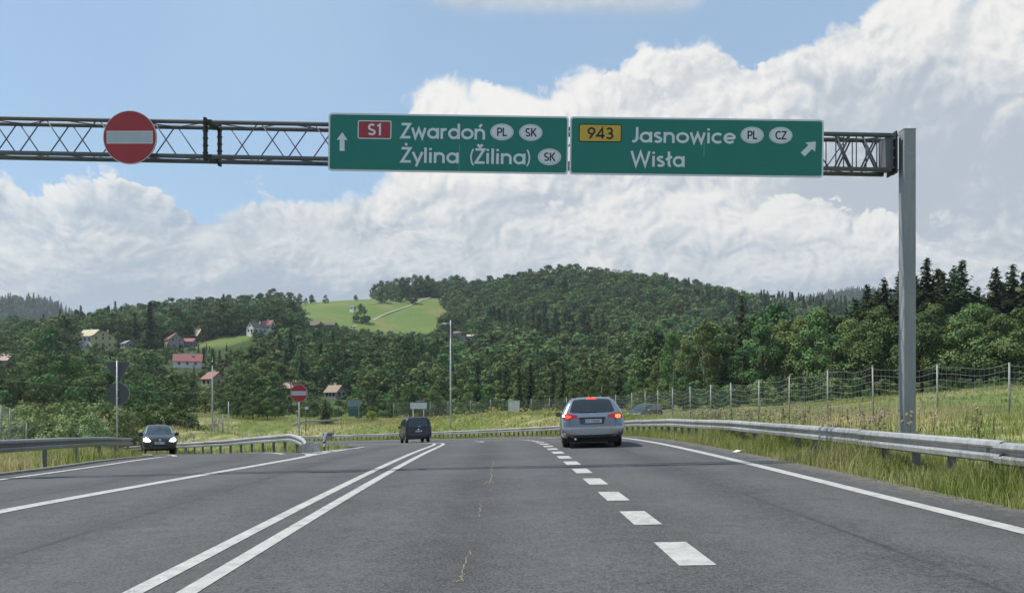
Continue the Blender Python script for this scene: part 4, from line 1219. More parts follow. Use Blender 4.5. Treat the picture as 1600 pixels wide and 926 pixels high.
def dark_hatch(loc, rz):
    t = thing('hatchback_car', 'small black hatchback with both headlights lit coming along the slip road', 'car', loc, rz)
    paint = m_carpaint('black_paint', (.010, .011, .013), 0, .3, .5)
    W = [(-1.22, .29), (1.24, .29)]
    body, bvh = loft_body(HATCH, 'body', paint, t, W, .29)
    for y, z in W:
        for sx in (-1, 1): wheel(t, sx * .745, y, .29, .19, sx)
    ws = panel('windscreen', [(-.66, 1.0), (-.3, .985), (.3, .985), (.66, 1.0), (.55, 1.34), (.48, 1.375), (-.48, 1.375), (-.55, 1.34)], 'y', 1, bvh, mat('windscreen_glass', (.03, .045, .05), .05, var=.3, vscale=3, spec=.8), t, .006)
    panel('mirror_inside', [(-.09, 1.27), (.09, 1.27), (.08, 1.32), (-.08, 1.32)], 'y', 1, bvh, PLAST, ws, .011)
    for sx in (-1, 1):
        f = (lambda p: p) if sx > 0 else mir
        hl = panel('headlight', f([(.44, .60), (.70, .585), (.80, .64), (.79, .74), (.70, .79), (.55, .72)]), 'y', 1, bvh, LENS, t, .010, .05)
        panel('lit_lamp', f([(.46, .61), (.69, .595), (.785, .645), (.775, .735), (.69, .775), (.55, .715)]), 'y', 1, bvh, LAMP_W, hl, .016, .05)
        panel('fog_lamp', f([(.52, .33), (.66, .34), (.66, .42), (.52, .42)]), 'y', 1, bvh, PLAST, t, .010, .05)
        panel('side_window', [(.03, 1.0), (.85, .97), (.45, 1.26), (.03, 1.36)], 'x', sx, bvh, GLASS, t, .005)
        panel('side_window', [(-.95, 1.02), (-.05, 1.0), (-.05, 1.37), (-.95, 1.36)], 'x', sx, bvh, GLASS, t, .005)
        panel('pillar_trim', f([(.67, .99), (.70, .99), (.585, 1.36), (.56, 1.36)]), 'y', 1, bvh, LENS, t, .008, .05)
        add_mirror(t, sx, .66, .98, .82, PLAST)
    g = panel('grille', [(-.36, .33), (.36, .33), (.42, .46), (-.42, .46)], 'y', 1, bvh, PLAST, t, .010, .06)
    panel('upper_grille', [(-.34, .63), (.34, .63), (.30, .675), (-.30, .675)], 'y', 1, bvh, PLAST, t, .010, .06)
    panel('badge', [(0, .60), (.05, .665), (0, .73), (-.05, .665)], 'y', 1, bvh, CHROME, t, .018, .04)
    hit_, n_, i_, d_ = bvh.ray_cast(Vector((0, 6, .52)), Vector((0, -1, 0)))
    number_plate(t, hit_.y + .03, .53, 1)
    panel('rear_window', [(-.55, 1.05), (.55, 1.05), (.46, 1.33), (-.46, 1.33)], 'y', -1, bvh, GLASS, t, .006)
    mb = MB(); mb.box((0, 0, .25), (1.2, 3.0, .14)); mb.build('underbody', UNDER, t)
    return t

def blue_mpv(loc, rz):
    t = thing('people_carrier', 'dark blue people carrier standing on the track behind the wire fence', 'car', loc, rz)
    paint = m_carpaint('dark_blue_paint', (.006, .008, .016), 0, .35, .3)
    st = [(y * 1.08, zb, zs, wl * 1.03, zw, ww * 1.03, zsh * 1.06, wsh * 1.03, zr_ * 1.12 if zr_ > .95 else zr_ * 1.04, wr_ * 1.1, zt * 1.12 if zt > .98 else zt * 1.04) for y, zb, zs, wl, zw, ww, zsh, wsh, zr_, wr_, zt in HATCH]
    W = [(-1.32, .31), (1.34, .31)]
    body, bvh = loft_body(st, 'body', paint, t, W, .31)
    for y, z in W:
        for sx in (-1, 1): wheel(t, sx * .775, y, .31, .2, sx)
    for sx in (-1, 1):
        f = (lambda p: p) if sx > 0 else mir
        for a, b in ((-1.62, -.95), (-.87, .0)): panel('side_window', [(a, 1.08), (b, 1.06), (b, 1.50), (a + .1, 1.47)], 'x', sx, bvh, GLASS, t, .005)
        panel('side_window', [(.08, 1.06), (.95, 1.02), (.5, 1.38), (.08, 1.50)], 'x', sx, bvh, GLASS, t, .005)
        add_mirror(t, sx, .75, 1.05, .85, LENS)
        panel('headlight', f([(.46, .64), (.76, .66), (.80, .78), (.55, .74)]), 'y', 1, bvh, LENS, t, .010, .05)
        panel('tail_light', f([(.62, .80), (.80, .80), (.80, 1.0), (.68, 1.0)]), 'y', -1, bvh, LAMP_R, t, .010, .05)
    panel('windscreen', [(-.66, 1.08), (.66, 1.08), (.55, 1.48), (-.55, 1.48)], 'y', 1, bvh, mat('windscreen_glass', (.03, .045, .05), .05), t, .006)
    panel('rear_window', [(-.58, 1.12), (.58, 1.12), (.5, 1.46), (-.5, 1.46)], 'y', -1, bvh, GLASS, t, .006)
    panel('number_plate', [(-.26, .42), (.26, .42), (.26, .53), (-.26, .53)], 'y', 1, bvh, PLATE_W, t, .012, .06)
    mb = MB(); mb.box((0, 0, .27), (1.25, 3.2, .14)); mb.build('underbody', UNDER, t)
    return t

def ground_pitch(o, L=1.3):
    """tilt the car to the road under its axles"""
    rz = o.rotation_euler[2]; f = Vector((-math.sin(rz), math.cos(rz))); r = Vector((math.cos(rz), math.sin(rz)))
    x, y = o.location.x, o.location.y
    zf, zb_ = zr(x + f.x * L, y + f.y * L), zr(x - f.x * L, y - f.y * L)
    zl, zr_ = zr(x - r.x * .75, y - r.y * .75), zr(x + r.x * .75, y + r.y * .75)
    o.location.z = (zf + zb_) / 2 + .008
    o.rotation_euler = (math.atan2(zf - zb_, 2 * L), -math.atan2(zr_ - zl, 1.5), rz)
a = R(-3.0); rear = Vector(((927.5 - HX) / FPX * 22.5, 22.5))
car = silver_estate((rear.x - math.sin(a) * 2.3, rear.y + math.cos(a) * 2.3, 0), a); ground_pitch(car)
a = R(15); rear = Vector(((655 - HX) / FPX * 58, 58))
van = dark_van((rear.x - math.sin(a) * 2.4, rear.y + math.cos(a) * 2.4, 0), a); ground_pitch(van)
hp = Vector(((247 - HX) / FPX * 40.5, 40.5))
hat = dark_hatch((hp.x, hp.y, 0), R(180 + 27)); ground_pitch(hat); hat.scale = (.93, 1, 1.07)
mp = Vector(((1007 - HX) / FPX * 76, 76))
mpv = blue_mpv((mp.x, mp.y, zg(mp.x, mp.y)), R(180 - 42))
# ------------------------------------------------------------------ foliage
def m_leaf(name, cols, trans=.13):
    """cols: three base colours; each tree and each clump takes its own mix"""
    m = bpy.data.materials.new(name); m.use_nodes = True; nt = m.node_tree; nt.nodes.clear()
    oi = nt.nodes.new('ShaderNodeObjectInfo'); rnd = S(nt, oi.outputs['Random'])
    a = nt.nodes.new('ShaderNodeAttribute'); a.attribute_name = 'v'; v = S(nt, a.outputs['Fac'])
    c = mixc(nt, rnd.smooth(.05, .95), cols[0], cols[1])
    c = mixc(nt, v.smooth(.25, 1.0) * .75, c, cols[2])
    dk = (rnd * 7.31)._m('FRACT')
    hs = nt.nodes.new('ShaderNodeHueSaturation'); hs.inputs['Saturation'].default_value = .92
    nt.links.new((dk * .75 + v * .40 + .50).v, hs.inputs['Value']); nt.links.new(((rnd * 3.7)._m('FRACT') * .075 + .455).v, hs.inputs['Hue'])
    nt.links.new(c, hs.inputs['Color'])
    d = nt.nodes.new('ShaderNodeBsdfDiffuse'); t = nt.nodes.new('ShaderNodeBsdfTranslucent')
    for n in (d, t): nt.links.new(hs.outputs[0], n.inputs['Color'])
    x = nt.nodes.new('ShaderNodeMixShader'); x.inputs[0].default_value = trans; nt.links.new(d.outputs[0], x.inputs[1]); nt.links.new(t.outputs[0], x.inputs[2])
    y = x
    o = nt.nodes.new('ShaderNodeOutputMaterial'); nt.links.new(y.outputs[0], o.inputs['Surface'])
    return m
LEAF_B = m_leaf('broadleaf_foliage', ((.050, .108, .038), (.086, .148, .050), (.130, .188, .066)))
LEAF_L = m_leaf('light_foliage', ((.088, .148, .046), (.122, .182, .056), (.160, .208, .078)))
LEAF_W = m_leaf('willow_foliage', ((.16, .22, .085), (.19, .25, .095), (.24, .29, .13)))
LEAF_C = m_leaf('conifer_foliage', ((.034, .064, .028), (.052, .086, .034), (.074, .110, .042)), .05)
LEAF_Y = m_leaf('yellow_green_foliage', ((.20, .21, .035), (.24, .24, .04), (.28, .27, .05)))
BARK = mat('bark', (.055, .045, .035), .95, var=.35, vscale=5, bump=.6)
BARK_B = mat('birch_bark', (.36, .35, .32), .9, var=.4, vscale=6)

def quads(C, N, size, rs, aspect=1.0):
    """leaf faces centred at C with normals N"""
    n = len(C)
    N = N / (np.linalg.norm(N, axis=1)[:, None] + 1e-9)
    A = np.cross(N, rs.normal(size=(n, 3))); A /= np.linalg.norm(A, axis=1)[:, None] + 1e-9
    B = np.cross(N, A)
    s = (size * rs.uniform(.6, 1.35, n))[:, None] / 2
    bend = N * s * rs.uniform(-.5, .2, n)[:, None]
    V = np.stack([C - A * s, C - B * s * aspect * .8 + bend, C + A * s, C + B * s * aspect * .8 + bend], 1).reshape(-1, 3)
    F = np.arange(4 * n).reshape(n, 4)
    return V, F

def broad_crown(seed, H, Rc, leaf, n, base=.22, lumps=26, shape=1.0, droop=0.0):
    rs = np.random.RandomState(seed)
    # lumps fill an uneven crown: widest below the middle, open underneath
    L = []
    while len(L) < lumps:
        u = rs.uniform(0, 1); ang = rs.uniform(0, 6.283)
        prof = math.sin(math.pi * min(1, (u * .86 + .14)) ** (.75 * shape)) ** .8
        r = Rc * prof * math.sqrt(rs.uniform(.05, 1)) * (1 + .18 * math.sin(3 * ang + seed))
        z = H * (base + (1 - base) * u * .93)
        L.append((r * math.cos(ang), r * math.sin(ang), z, Rc * rs.uniform(.24, .44) * (1 - .35 * u)))
    L = np.array(L)
    k = rs.choice(len(L), n, p=(L[:, 3] ** 2) / (L[:, 3] ** 2).sum())
    D = rs.normal(size=(n, 3)); D[:, 2] = D[:, 2] * .9 + .25; D /= np.linalg.norm(D, axis=1)[:, None]
    rad = L[k, 3] * (rs.uniform(.45, 1, n) ** .5) * rs.uniform(.85, 1.2, n)
    C = L[k, :3] + D * rad[:, None] * np.array([1, 1, .85])
    if droop: C[:, 2] -= droop * rs.uniform(0, 1, n) ** 2 * (np.hypot(C[:, 0], C[:, 1]) / Rc)
    C[:, 2] = np.minimum(C[:, 2], H)
    V, F = quads(C, D + np.array([0, 0, .25]) + rs.normal(size=(n, 3)) * .33, leaf, rs)
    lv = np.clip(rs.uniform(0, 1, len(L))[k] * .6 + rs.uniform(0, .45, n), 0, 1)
    return V, F, np.repeat(lv, 4), L

def conifer_crown(seed, H, Rc, leaf, n, base=.08):
    rs = np.random.RandomState(seed)
    whorls = int(H / .36); hs = np.linspace(base, .985, whorls)
    C, N, sz, lv = [], [], [], []
    for u in hs:
        r = Rc * (1 - u) ** .82 * rs.uniform(.78, 1.12) + .12
        nb = max(3, int(4 + 4 * (1 - u))); a0 = rs.uniform(0, 6.28)
        for b in range(nb):
            a = a0 + b * 6.283 / nb + rs.uniform(-.3, .3); rb = r * rs.uniform(.5, 1.22); m = max(2, int(n * rb / (whorls * Rc * 2.6)))
            bv = rs.uniform(0, 1)
            for t in rs.uniform(.12, 1, m):
                C.append((rb * t * math.cos(a) + rs.normal(0, .10), rb * t * math.sin(a) + rs.normal(0, .10), H * u - rb * t * .34 + rb * .16 * t * t + rs.normal(0, .22)))
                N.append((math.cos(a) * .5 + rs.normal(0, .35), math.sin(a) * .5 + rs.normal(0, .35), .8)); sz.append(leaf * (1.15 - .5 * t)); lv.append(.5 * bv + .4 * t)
    C, N = np.array(C), np.array(N)
    V, F = quads(C, N, np.array(sz), rs, .75)
    return V, F, np.repeat(np.array(lv), 4), None

def trunk_mesh(seed, H, r, lumps=None, bark=None, conifer=False):
    rs = random.Random(seed); mb = MB()
    top = H * (.97 if conifer else .62)
    pts = [(rs.gauss(0, .02) * H * .3 * t if not conifer else 0, rs.gauss(0, .02) * H * .3 * t if not conifer else 0, top * t - (.35 if t == 0 else 0)) for t in (0, .2, .45, .7, 1)]
    mb.tube(pts, [r * 1.25, r, r * .78, r * .5, r * .12], 7)
    if lumps is not None:
        for i in rs.sample(range(len(lumps)), min(7, len(lumps))):
            l = lumps[i]; z0 = min(max(l[2] * .5, H * .18), top * .8)
            mb.tube([(pts[1][0], pts[1][1], z0), (l[0] * .5, l[1] * .5, (z0 + l[2]) / 2 + .2), (l[0] * .92, l[1] * .92, l[2])], [r * .42, r * .26, r * .08], 5)
    return mb
PROTO_COL = bpy.data.collections.new('tree_shapes')     # not linked: only the copies stand in the scene

class Proto:
    def __init__(s, kind, seed, H, Rc, leaf, n, mat_, bark=BARK, tr=.02, **kw):
        s.H, s.Rc, s.kind = H, Rc, kind
        V, F, lv, L = conifer_crown(seed, H, Rc, leaf, n, **kw) if kind == 'conifer' else broad_crown(seed, H, Rc, leaf, n, **kw)
        o = np_mesh('crown', V, F, mat_, attr={'v': lv}); s.crown = o.data; COL.objects.unlink(o); bpy.data.objects.remove(o)
        mb = trunk_mesh(seed, H, H * tr, L, bark, kind == 'conifer'); o = mb.build('trunk', bark, None, True); s.trunk = o.data; COL.objects.unlink(o); bpy.data.objects.remove(o)
        s.V, s.F, s.lv, s.mat, s.bark, s.tv, s.tf = V, F, lv, mat_, bark, mb.v, mb.f
    def place(s, name, label, loc, h, w=None, rz=0.0, group=None, cat='tree'):
        """a tree with its own crown and trunk, h metres tall"""
        t = thing(name, label, cat, loc, rz, group)
        k = h / s.H; t.scale = ((w or 1) * k, (w or 1) * k, k)
        for nm, me in (('trunk', s.trunk), ('crown', s.crown)):
            o = bpy.data.objects.new(nm, me); COL.objects.link(o); o.parent = t
        return t
    def joined(s, name):
        """crown and trunk as one mesh, for the far wood"""
        me = bpy.data.meshes.new(name)
        nv = len(s.V); V = [tuple(v) for v in s.V] + list(s.tv); F = [tuple(f) for f in s.F] + [tuple(i + nv for i in f) for f in s.tf]
        me.from_pydata(V, [], F)
        me.materials.append(s.mat); me.materials.append(s.bark)
        me.polygons.foreach_set('material_index', [0] * len(s.F) + [1] * len(s.tf))
        a = me.attributes.new('v', 'FLOAT', 'POINT'); a.data.foreach_set('value', np.r_[s.lv, np.zeros(len(s.tv))].astype(np.float32))
        o = bpy.data.objects.new(name, me); PROTO_COL.objects.link(o)
        return o

# near shapes (fine leaves) and far shapes (coarser clumps)
NEAR = dict(
    oak=[Proto('broad', 11, 14, 5.2, .36, 8000, LEAF_B, lumps=40), Proto('broad', 12, 14, 4.6, .36, 8000, LEAF_B, lumps=52), Proto('broad', 13, 14, 5.6, .38, 8400, LEAF_B, lumps=36, base=.12), Proto('broad', 14, 14, 4.4, .36, 7500, LEAF_L, lumps=46, base=.10)],
    birch=[Proto('broad', 21, 15, 3.5, .32, 5600, LEAF_L, BARK_B, .012, base=.10, lumps=44, shape=.8, droop=1.2), Proto('broad', 22, 15, 3.1, .32, 5400, LEAF_L, BARK_B, .012, base=.12, lumps=40, shape=.75, droop=1.4)],
    spruce=[Proto('conifer', 31, 18, 3.6, .50, 7500, LEAF_C, tr=.013), Proto('conifer', 32, 18, 3.1, .50, 7200, LEAF_C, tr=.013), Proto('conifer', 33, 18, 4.2, .52, 8000, LEAF_C, tr=.013)],
    shrub=[Proto('broad', 41, 4, 2.6, .20, 3000, LEAF_W, tr=.02, base=.02, lumps=30, shape=1.3), Proto('broad', 42, 4, 2.4, .20, 3000, LEAF_W, tr=.02, base=.02, lumps=24, shape=1.2)],
    bush=[Proto('broad', 43, 4, 2.3, .26, 2000, LEAF_B, tr=.02, base=.02, lumps=24, shape=1.2), Proto('broad', 44, 4, 2.2, .26, 2000, LEAF_L, tr=.02, base=.02, lumps=20, shape=1.1)])
MIDP = dict(
    oak=[Proto('broad', 51 + i, 14, 5.0 + .4 * (i % 3), .62, 2100, LEAF_B, lumps=28 + 5 * i, base=.12 + .03 * (i % 2)) for i in range(4)] + [Proto('broad', 58, 14, 4.6, .6, 2000, LEAF_L, lumps=34, base=.12)],
    spruce=[Proto('conifer', 61 + i, 18, 3.6 + .5 * i, 1.0, 1500, LEAF_C, tr=.013) for i in range(2)])
FAR = [Proto('broad', 71 + i, 14, 5.0 + .35 * (i % 3), 0.85, 900, LEAF_B, lumps=22 + 4 * i, base=.1) for i in range(4)] + [Proto('broad', 78, 14, 4.6, .82, 860, LEAF_L, lumps=20, base=.1)] + \
      [Proto('conifer', 81 + i, 18, 3.7 + .5 * i, 1.35, 700, LEAF_C, tr=.013) for i in range(2)]
FAR_OBJ = [p.joined('far_tree_shape') for p in FAR]

rt = random.Random(77)
N_IND = [0]
def tree_at(px, d, top, protos, name, label, w=None, group=None, i=None, dy=0.0, cat='tree'):
    x = (px - HX) / FPX * d; z = zg(x, d) - .1
    h = max(1.0, at(px, top, d).z - z); p = protos[i if i is not None else rt.randrange(len(protos))]
    N_IND[0] += 1
    return p.place(name, label, (x, d, z), h, (w or 1) * rt.uniform(.92, 1.1), rt.uniform(0, 6.28), group, cat)
G_WOOD = 'trees at the edge of the wood behind the fence'
L_OAK = 'leafy tree at the wood edge behind the wire fence'
for px, d, top in ((1000, 128, 596), (1132, 126, 522), (1158, 121, 541), (1192, 119, 507), (1224, 122, 497), (1302, 112, 522), (1330, 112, 492), (1372, 108, 474), (1402, 106, 502), (1440, 103, 484), (1482, 101, 502), (1522, 99, 474), (1562, 97, 490), (1602, 95, 472), (1650, 94, 470), (1700, 93, 480), (985, 140, 592), (1085, 130, 540), (1350, 124, 500), (1460, 118, 470), (1540, 118, 480), (1260, 126, 500)):
    tree_at(px, d, top, NEAR['oak'], 'broadleaf_tree', L_OAK, group=G_WOOD, w=rt.uniform(.9, 1.15))
for px, d, top in ((1030, 122, 556), (1052, 120, 503), (1100, 121, 489), (1124, 124, 510), (1252, 118, 482), (1277, 116, 468), (1318, 118, 496), (1206, 124, 492), (1072, 126, 520)):
    tree_at(px, d, top, NEAR['birch'], 'birch_tree', 'slender light green birch at the wood edge behind the wire fence', group='birches at the edge of the wood')
for px, d, top in ((1355, 136, 444), (1382, 135, 434), (1406, 138, 424), (1448, 131, 403), (1474, 134, 424), (1503, 131, 406), (1528, 136, 448), (1556, 130, 416), (1582, 131, 413), (1604, 130, 420), (1640, 130, 400), (1690, 128, 410), (1430, 140, 428), (1370, 140, 452), (966, 122, 578), (1466, 140, 418), (1490, 138, 416), (1338, 150, 466)):
    tree_at(px, d, top, NEAR['spruce'], 'spruce_tree', 'tall dark spruce standing up out of the roadside wood', rt.uniform(1.4, 1.9), group='spruces in the roadside wood')
for px, d, top in ((872, 118, 604), (890, 122, 590), (915, 124, 588), (940, 119, 572), (925, 116, 600)):
    tree_at(px, d, top, NEAR['birch'], 'young_tree', 'young light green tree behind the far wire fence', group='young trees behind the fence')
for k in range(26):
    px = 1010 + k * 25 + rt.uniform(-8, 8)
    tree_at(px, rt.uniform(88, 102) - max(0, px - 1300) * .02, rt.uniform(588, 606) - max(0, px - 1350) * .03, NEAR['bush'], 'bush', 'green bush at the foot of the wood behind the wire fence', group='bushes at the foot of the wood', cat='bush')
for px, d, top, w in ((30, 66, 632, 1.0), (62, 62, 626, 1.1), (95, 60, 621, 1.15), (125, 61, 621, 1.1), (150, 59, 622, 1.1), (178, 60, 628, 1.0), (78, 57, 640, 1.0), (110, 55, 642, 1.0), (192, 57, 640, .9), (140, 54, 644, .9), (-20, 62, 626, 1.1), (-60, 60, 630, 1.0)):
    tree_at(px, d, top, NEAR['shrub'], 'willow_bush', 'rounded pale green willow bush beyond the slip road rail', w, 'willow bushes beyond the slip road', cat='bush')
for px, d, top, w in ((215, 75, 634, 1.2), (240, 78, 630, 1.2), (265, 80, 634, 1.1), (285, 84, 640, 1.0), (228, 72, 640, 1.0), (300, 88, 646, .9)):
    tree_at(px, d, top, NEAR['bush'], 'bush', 'dark green bush by the grass field beyond the slip road', w, 'dark bushes by the field', i=0, cat='bush')
for px, d, top, w in ((370, 128, 622, 1.1), (395, 126, 616, 1.2), (418, 128, 620, 1.1), (380, 132, 612, 1.0), (430, 134, 618, 1), (405, 136, 606, 1.1)):
    tree_at(px, d, top, NEAR['oak'], 'broadleaf_tree', 'dark leafy tree at the back of the grass field', w, 'dark trees at the back of the field', i=0)
tree_at(508, 118, 622, NEAR['spruce'], 'spruce_tree', 'dark bushy spruce beside the blue roadside board', 1.7, i=2)
tree_at(581, 128, 642, [Proto('broad', 90, 4, 2.6, .24, 1800, LEAF_Y, base=.02, lumps=20, shape=1.2)], 'bush', 'bright yellow green bush beside the blue roadside board', 1.2, cat='bush')
for px, d, top in ((66, 150, 583), (110, 160, 570), (195, 170, 590), (232, 165, 596), (150, 165, 588), (20, 160, 590), (300, 170, 590), (345, 165, 606), (640, 150, 605), (612, 155, 615), (680, 160, 600), (730, 150, 612), (760, 155, 618), (800, 150, 622), (840, 150, 612)):
    tree_at(px, d, top, NEAR['oak'], 'broadleaf_tree', 'large leafy tree in the valley below the hill', 1.1, 'large trees in the valley')
for px, d, top in ((385, 190, 560), (410, 195, 552), (440, 200, 560), (365, 200, 568), (425, 185, 575), (455, 200, 568)):
    tree_at(px, d, top, NEAR['birch'], 'willow_tree', 'tall pale green tree in the valley behind the grass field', 1.5, 'tall pale trees in the valley')
# lone trees on the hill meadow
LONE = [Proto('broad', 95, 10, 4.6, .85, 1300, LEAF_B, base=.05, lumps=34, shape=1.15), Proto('broad', 96, 10, 4.2, .85, 1300, LEAF_B, base=.06, lumps=30, shape=1.0)]
for px, d, top, w in ((564, 560, 474, .9), (556, 672, 460, .8), (596, 650, 448, 1.0), (624, 655, 450, .7), (645, 650, 452, .8), (509, 655, 460, .9), (487, 660, 460, .9), (697, 640, 458, 1.1), (450, 640, 456, 1), (405, 640, 463, 1.0), (433, 642, 460, 1), (466, 648, 463, .9), (700, 570, 486, 1), (615, 665, 446, 1), (340, 650, 473, .7), (306, 640, 468, .8)):
    tree_at(px, d, top, LONE, 'meadow_tree', 'single round tree standing on the open hill meadow', w, 'single trees on the hill meadow')

for px, top in ((584, 462), (592, 455), (601, 446), (610, 440), (619, 434), (629, 431), (638, 433), (648, 428), (657, 430), (667, 428), (676, 433), (686, 438), (695, 434), (705, 428), (714, 427), (723, 432), (732, 442), (742, 447), (395, 466), (412, 464), (428, 459), (440, 456), (455, 455), (468, 458), (478, 464)):
    tree_at(px, rt.uniform(704, 722) if px > 560 else rt.uniform(640, 660), top, MIDP['oak'][:4], 'broadleaf_tree', 'leafy tree in the row along the skyline above the meadow', rt.uniform(.95, 1.25), 'trees along the skyline above the meadow')
# ------------------------------------------------------------------ houses on the slopes
def m_tiles(name, col):
    m = bpy.data.materials.new(name); m.use_nodes = True; nt = m.node_tree; b = nt.nodes['Principled BSDF']
    P = nt.nodes.new('ShaderNodeTexCoord').outputs['Object']
    n = noise(nt, P, 1.5, 5, .65); n2 = noise(nt, P, 12, 2, .5)
    c = mixc(nt, (n * .6 + n2 * .4).smooth(.35, .65), tuple(k * .75 for k in col), tuple(min(1, k * 1.15) for k in col))
    nt.links.new(c, b.inputs['Base Color']); b.inputs['Roughness'].default_value = .7
    wv = nt.nodes.new('ShaderNodeTexWave'); wv.inputs['Scale'].default_value = 2.2; nt.links.new(P, wv.inputs['Vector']); wv.bands_direction = 'Z'
    bn = nt.nodes.new('ShaderNodeBump'); bn.inputs['Strength'].default_value = .5; bn.inputs['Distance'].default_value = .05
    nt.links.new(wv.outputs['Fac'], bn.inputs['Height']); nt.links.new(bn.outputs[0], b.inputs['Normal'])
    return m
ROOF = dict(red=m_tiles('red_roof_tiles', (.28, .085, .08)), brick=m_tiles('faded_red_roof', (.30, .12, .10)), pink=m_tiles('pale_pink_roof', (.46, .33, .28)), cream=m_tiles('cream_roof', (.55, .48, .31)),
            dark=m_tiles('dark_roof', (.07, .06, .06)), brown=m_tiles('brown_roof', (.12, .08, .07)), orange=m_tiles('orange_roof', (.30, .14, .085)), tan=m_tiles('tan_roof', (.30, .21, .15)), grey=m_tiles('grey_roof', (.22, .22, .23)))
WALL = dict(yellow=mat('yellow_render', (.50, .46, .22), .9, var=.1, vscale=.8), white=mat('white_render', (.66, .65, .61), .9, var=.08, vscale=.8), brown=mat('brown_timber', (.10, .065, .045), .9, var=.3, vscale=2),
            grey=mat('grey_render', (.28, .28, .27), .9, var=.15, vscale=1), blue=mat('blue_grey_render', (.12, .16, .28), .9, var=.1, vscale=1), tan=mat('tan_render', (.42, .34, .24), .9, var=.1))
PANE = mat('window_pane', (.02, .025, .03), .1, var=0, spec=.8); FRAME = mat('window_frame', (.55, .53, .5), .7, var=.1)
HBOX = []
def house(px, d, py, W, L, hw, hr, rz, wall, roof, label, floors=1, gwin=2, swin=3, chimney=True, name='house', over=.4, cat='house', balcony=False):
    """gable front W wide faces the house's -y side, ridge runs along y for L metres"""
    o = at(px, py, d); o.z = max(o.z, zg(o.x, o.y) - .3); t = thing(name, label, cat, o, rz)
    HBOX.append((px - (W + L * .5) * .5 * FPX / d, px + (W + L * .5) * .5 * FPX / d, py + (1.5 if label[:4] in ('tall', 'whit') else -2.5), d))
    mb = MB(); mb.prism([(-W / 2, -4), (W / 2, -4), (W / 2, hw), (0, hw + hr), (-W / 2, hw)], -L / 2, L / 2, 'y'); mb.build('wall', WALL[wall], t)
    sl = math.hypot(W / 2, hr); u = ((W / 2) / sl, hr / sl); th = .16
    rf = None
    for s_ in (-1, 1):
        ex, ez = W / 2 + over * u[0], hw - over * u[1]
        mb = MB(); mb.prism([(s_ * ex, ez + .04), (0, hw + hr + .04), (0, hw + hr + .04 + th), (s_ * ex, ez + th + .04)], -L / 2 - over, L / 2 + over, 'y'); r_ = mb.build('roof', ROOF[roof], t); rf = rf or r_
    if chimney:
        mb = MB(); mb.box((W * .14, L * .12, hw + hr * .78 + .55), (.55, .6, 1.5)); mb.box((W * .14, L * .12, hw + hr * .78 + 1.34), (.7, .75, .1)); mb.build('chimney', WALL['white'], rf)
    def window(c, ax, w=.95, h=1.25):
        mb = MB(); sz = (w + .2, .1, h + .2) if ax == 'y' else (.1, w + .2, h + .2); mb.box(c, sz); f = mb.build('window', FRAME, t)
        sg = -1 if (c[1] < 0 and ax == 'y') else 1
        off = Vector((0, .03 * sg, 0)) if ax == 'y' else Vector((.03 * (1 if c[0] > 0 else -1), 0, 0))
        mb = MB(); mb.box(Vector(c) + off, (w, .1, h) if ax == 'y' else (.1, w, h)); mb.build('pane', PANE, f)
    for fl in range(floors):
        z = 1.6 + fl * 2.7
        for k in range(gwin):
            window(((k - (gwin - 1) / 2) * W / (gwin + .4), -L / 2, z), 'y')
        for k in range(swin):
            for s_ in (-1, 1): window((s_ * W / 2, (k - (swin - 1) / 2) * L / (swin + .4), z), 'x')
    if hr > 2.2: window((0, -L / 2, hw + hr * .30), 'y', .8, 1.0)
    mb = MB(); mb.box((W * .30 if gwin < 3 else 0, -L / 2, .95), (1.0, .12, 2.1)); mb.build('door', WALL['brown'], t)
    if balcony:
        for fl in range(1, floors):
            mb = MB(); mb.box((-W / 2 - .6, 0, fl * 2.7 + .1), (1.2, L * .6, .15)); mb.build('balcony', WALL['white'], t)
            mb = MB(); mb.box((-W / 2 - 1.17, 0, fl * 2.7 + .65), (.06, L * .6, .9)); mb.build('balcony_rail', WALL['brown'], t)
    return t
house(163, 330, 547, 8.6, 9, 5.0, 2.6, R(22), 'yellow', 'red', 'tall yellow rendered house with reddish roof and small dark windows', 2, 3, 2, balcony=True)
house(143, 348, 536, 7, 8.5, 3.0, 3.0, R(72), 'white', 'cream', 'white house with bright cream roof behind the yellow house', 1)
house(272, 372, 547, 7.0, 8, 4.4, 3.0, R(38), 'grey', 'orange', 'dark gabled house with orange brown roof beside the low red roof', 2, 2, 2)
house(293, 374, 541, 5, 7.5, 2.2, 1.6, R(86), 'blue', 'red', 'low blue building with red roof beside the gabled house', 1, 1, 2, chimney=False)
house(311, 395, 528, 5.5, 5.5, 1.0, 4.2, R(55), 'brown', 'cream', 'steep cream roofed chalet among the trees', 1, 1, 1, chimney=False)
house(294, 300, 578, 6.6, 10, 2.3, 2.8, R(-72), 'white', 'red', 'white bungalow with broad red roof and white chimney', 1, 2, 3)
house(334, 258, 604, 6, 5, 2.6, 2.2, R(60), 'tan', 'brick', 'house with dull red roof half hidden by trees', 1, 1, 2)
house(402, 400, 523, 5.6, 9, 3.4, 2.6, R(-35), 'white', 'dark', 'white gabled house with dark roof below the hill meadow', 1, 2, 3)
house(419, 425, 518, 5, 6.5, 3.0, 2.6, R(70), 'white', 'red', 'white house with bright red roof behind the dark roofed house', 1)
house(5, 300, 573, 6, 9, 2.4, 2.6, R(80), 'tan', 'pink', 'house with pale pink roof at the edge of the dark trees', 1, 2, 2)
house(452, 235, 620, 5.5, 7, 2.4, 2.6, R(82), 'grey', 'pink', 'low house with washed out pink roof behind the no entry sign', 1)
house(524, 230, 626, 4.4, 4.4, 2.2, 1.9, R(62), 'grey', 'tan', 'small house with tan roof and white chimney behind the blue board', 1)
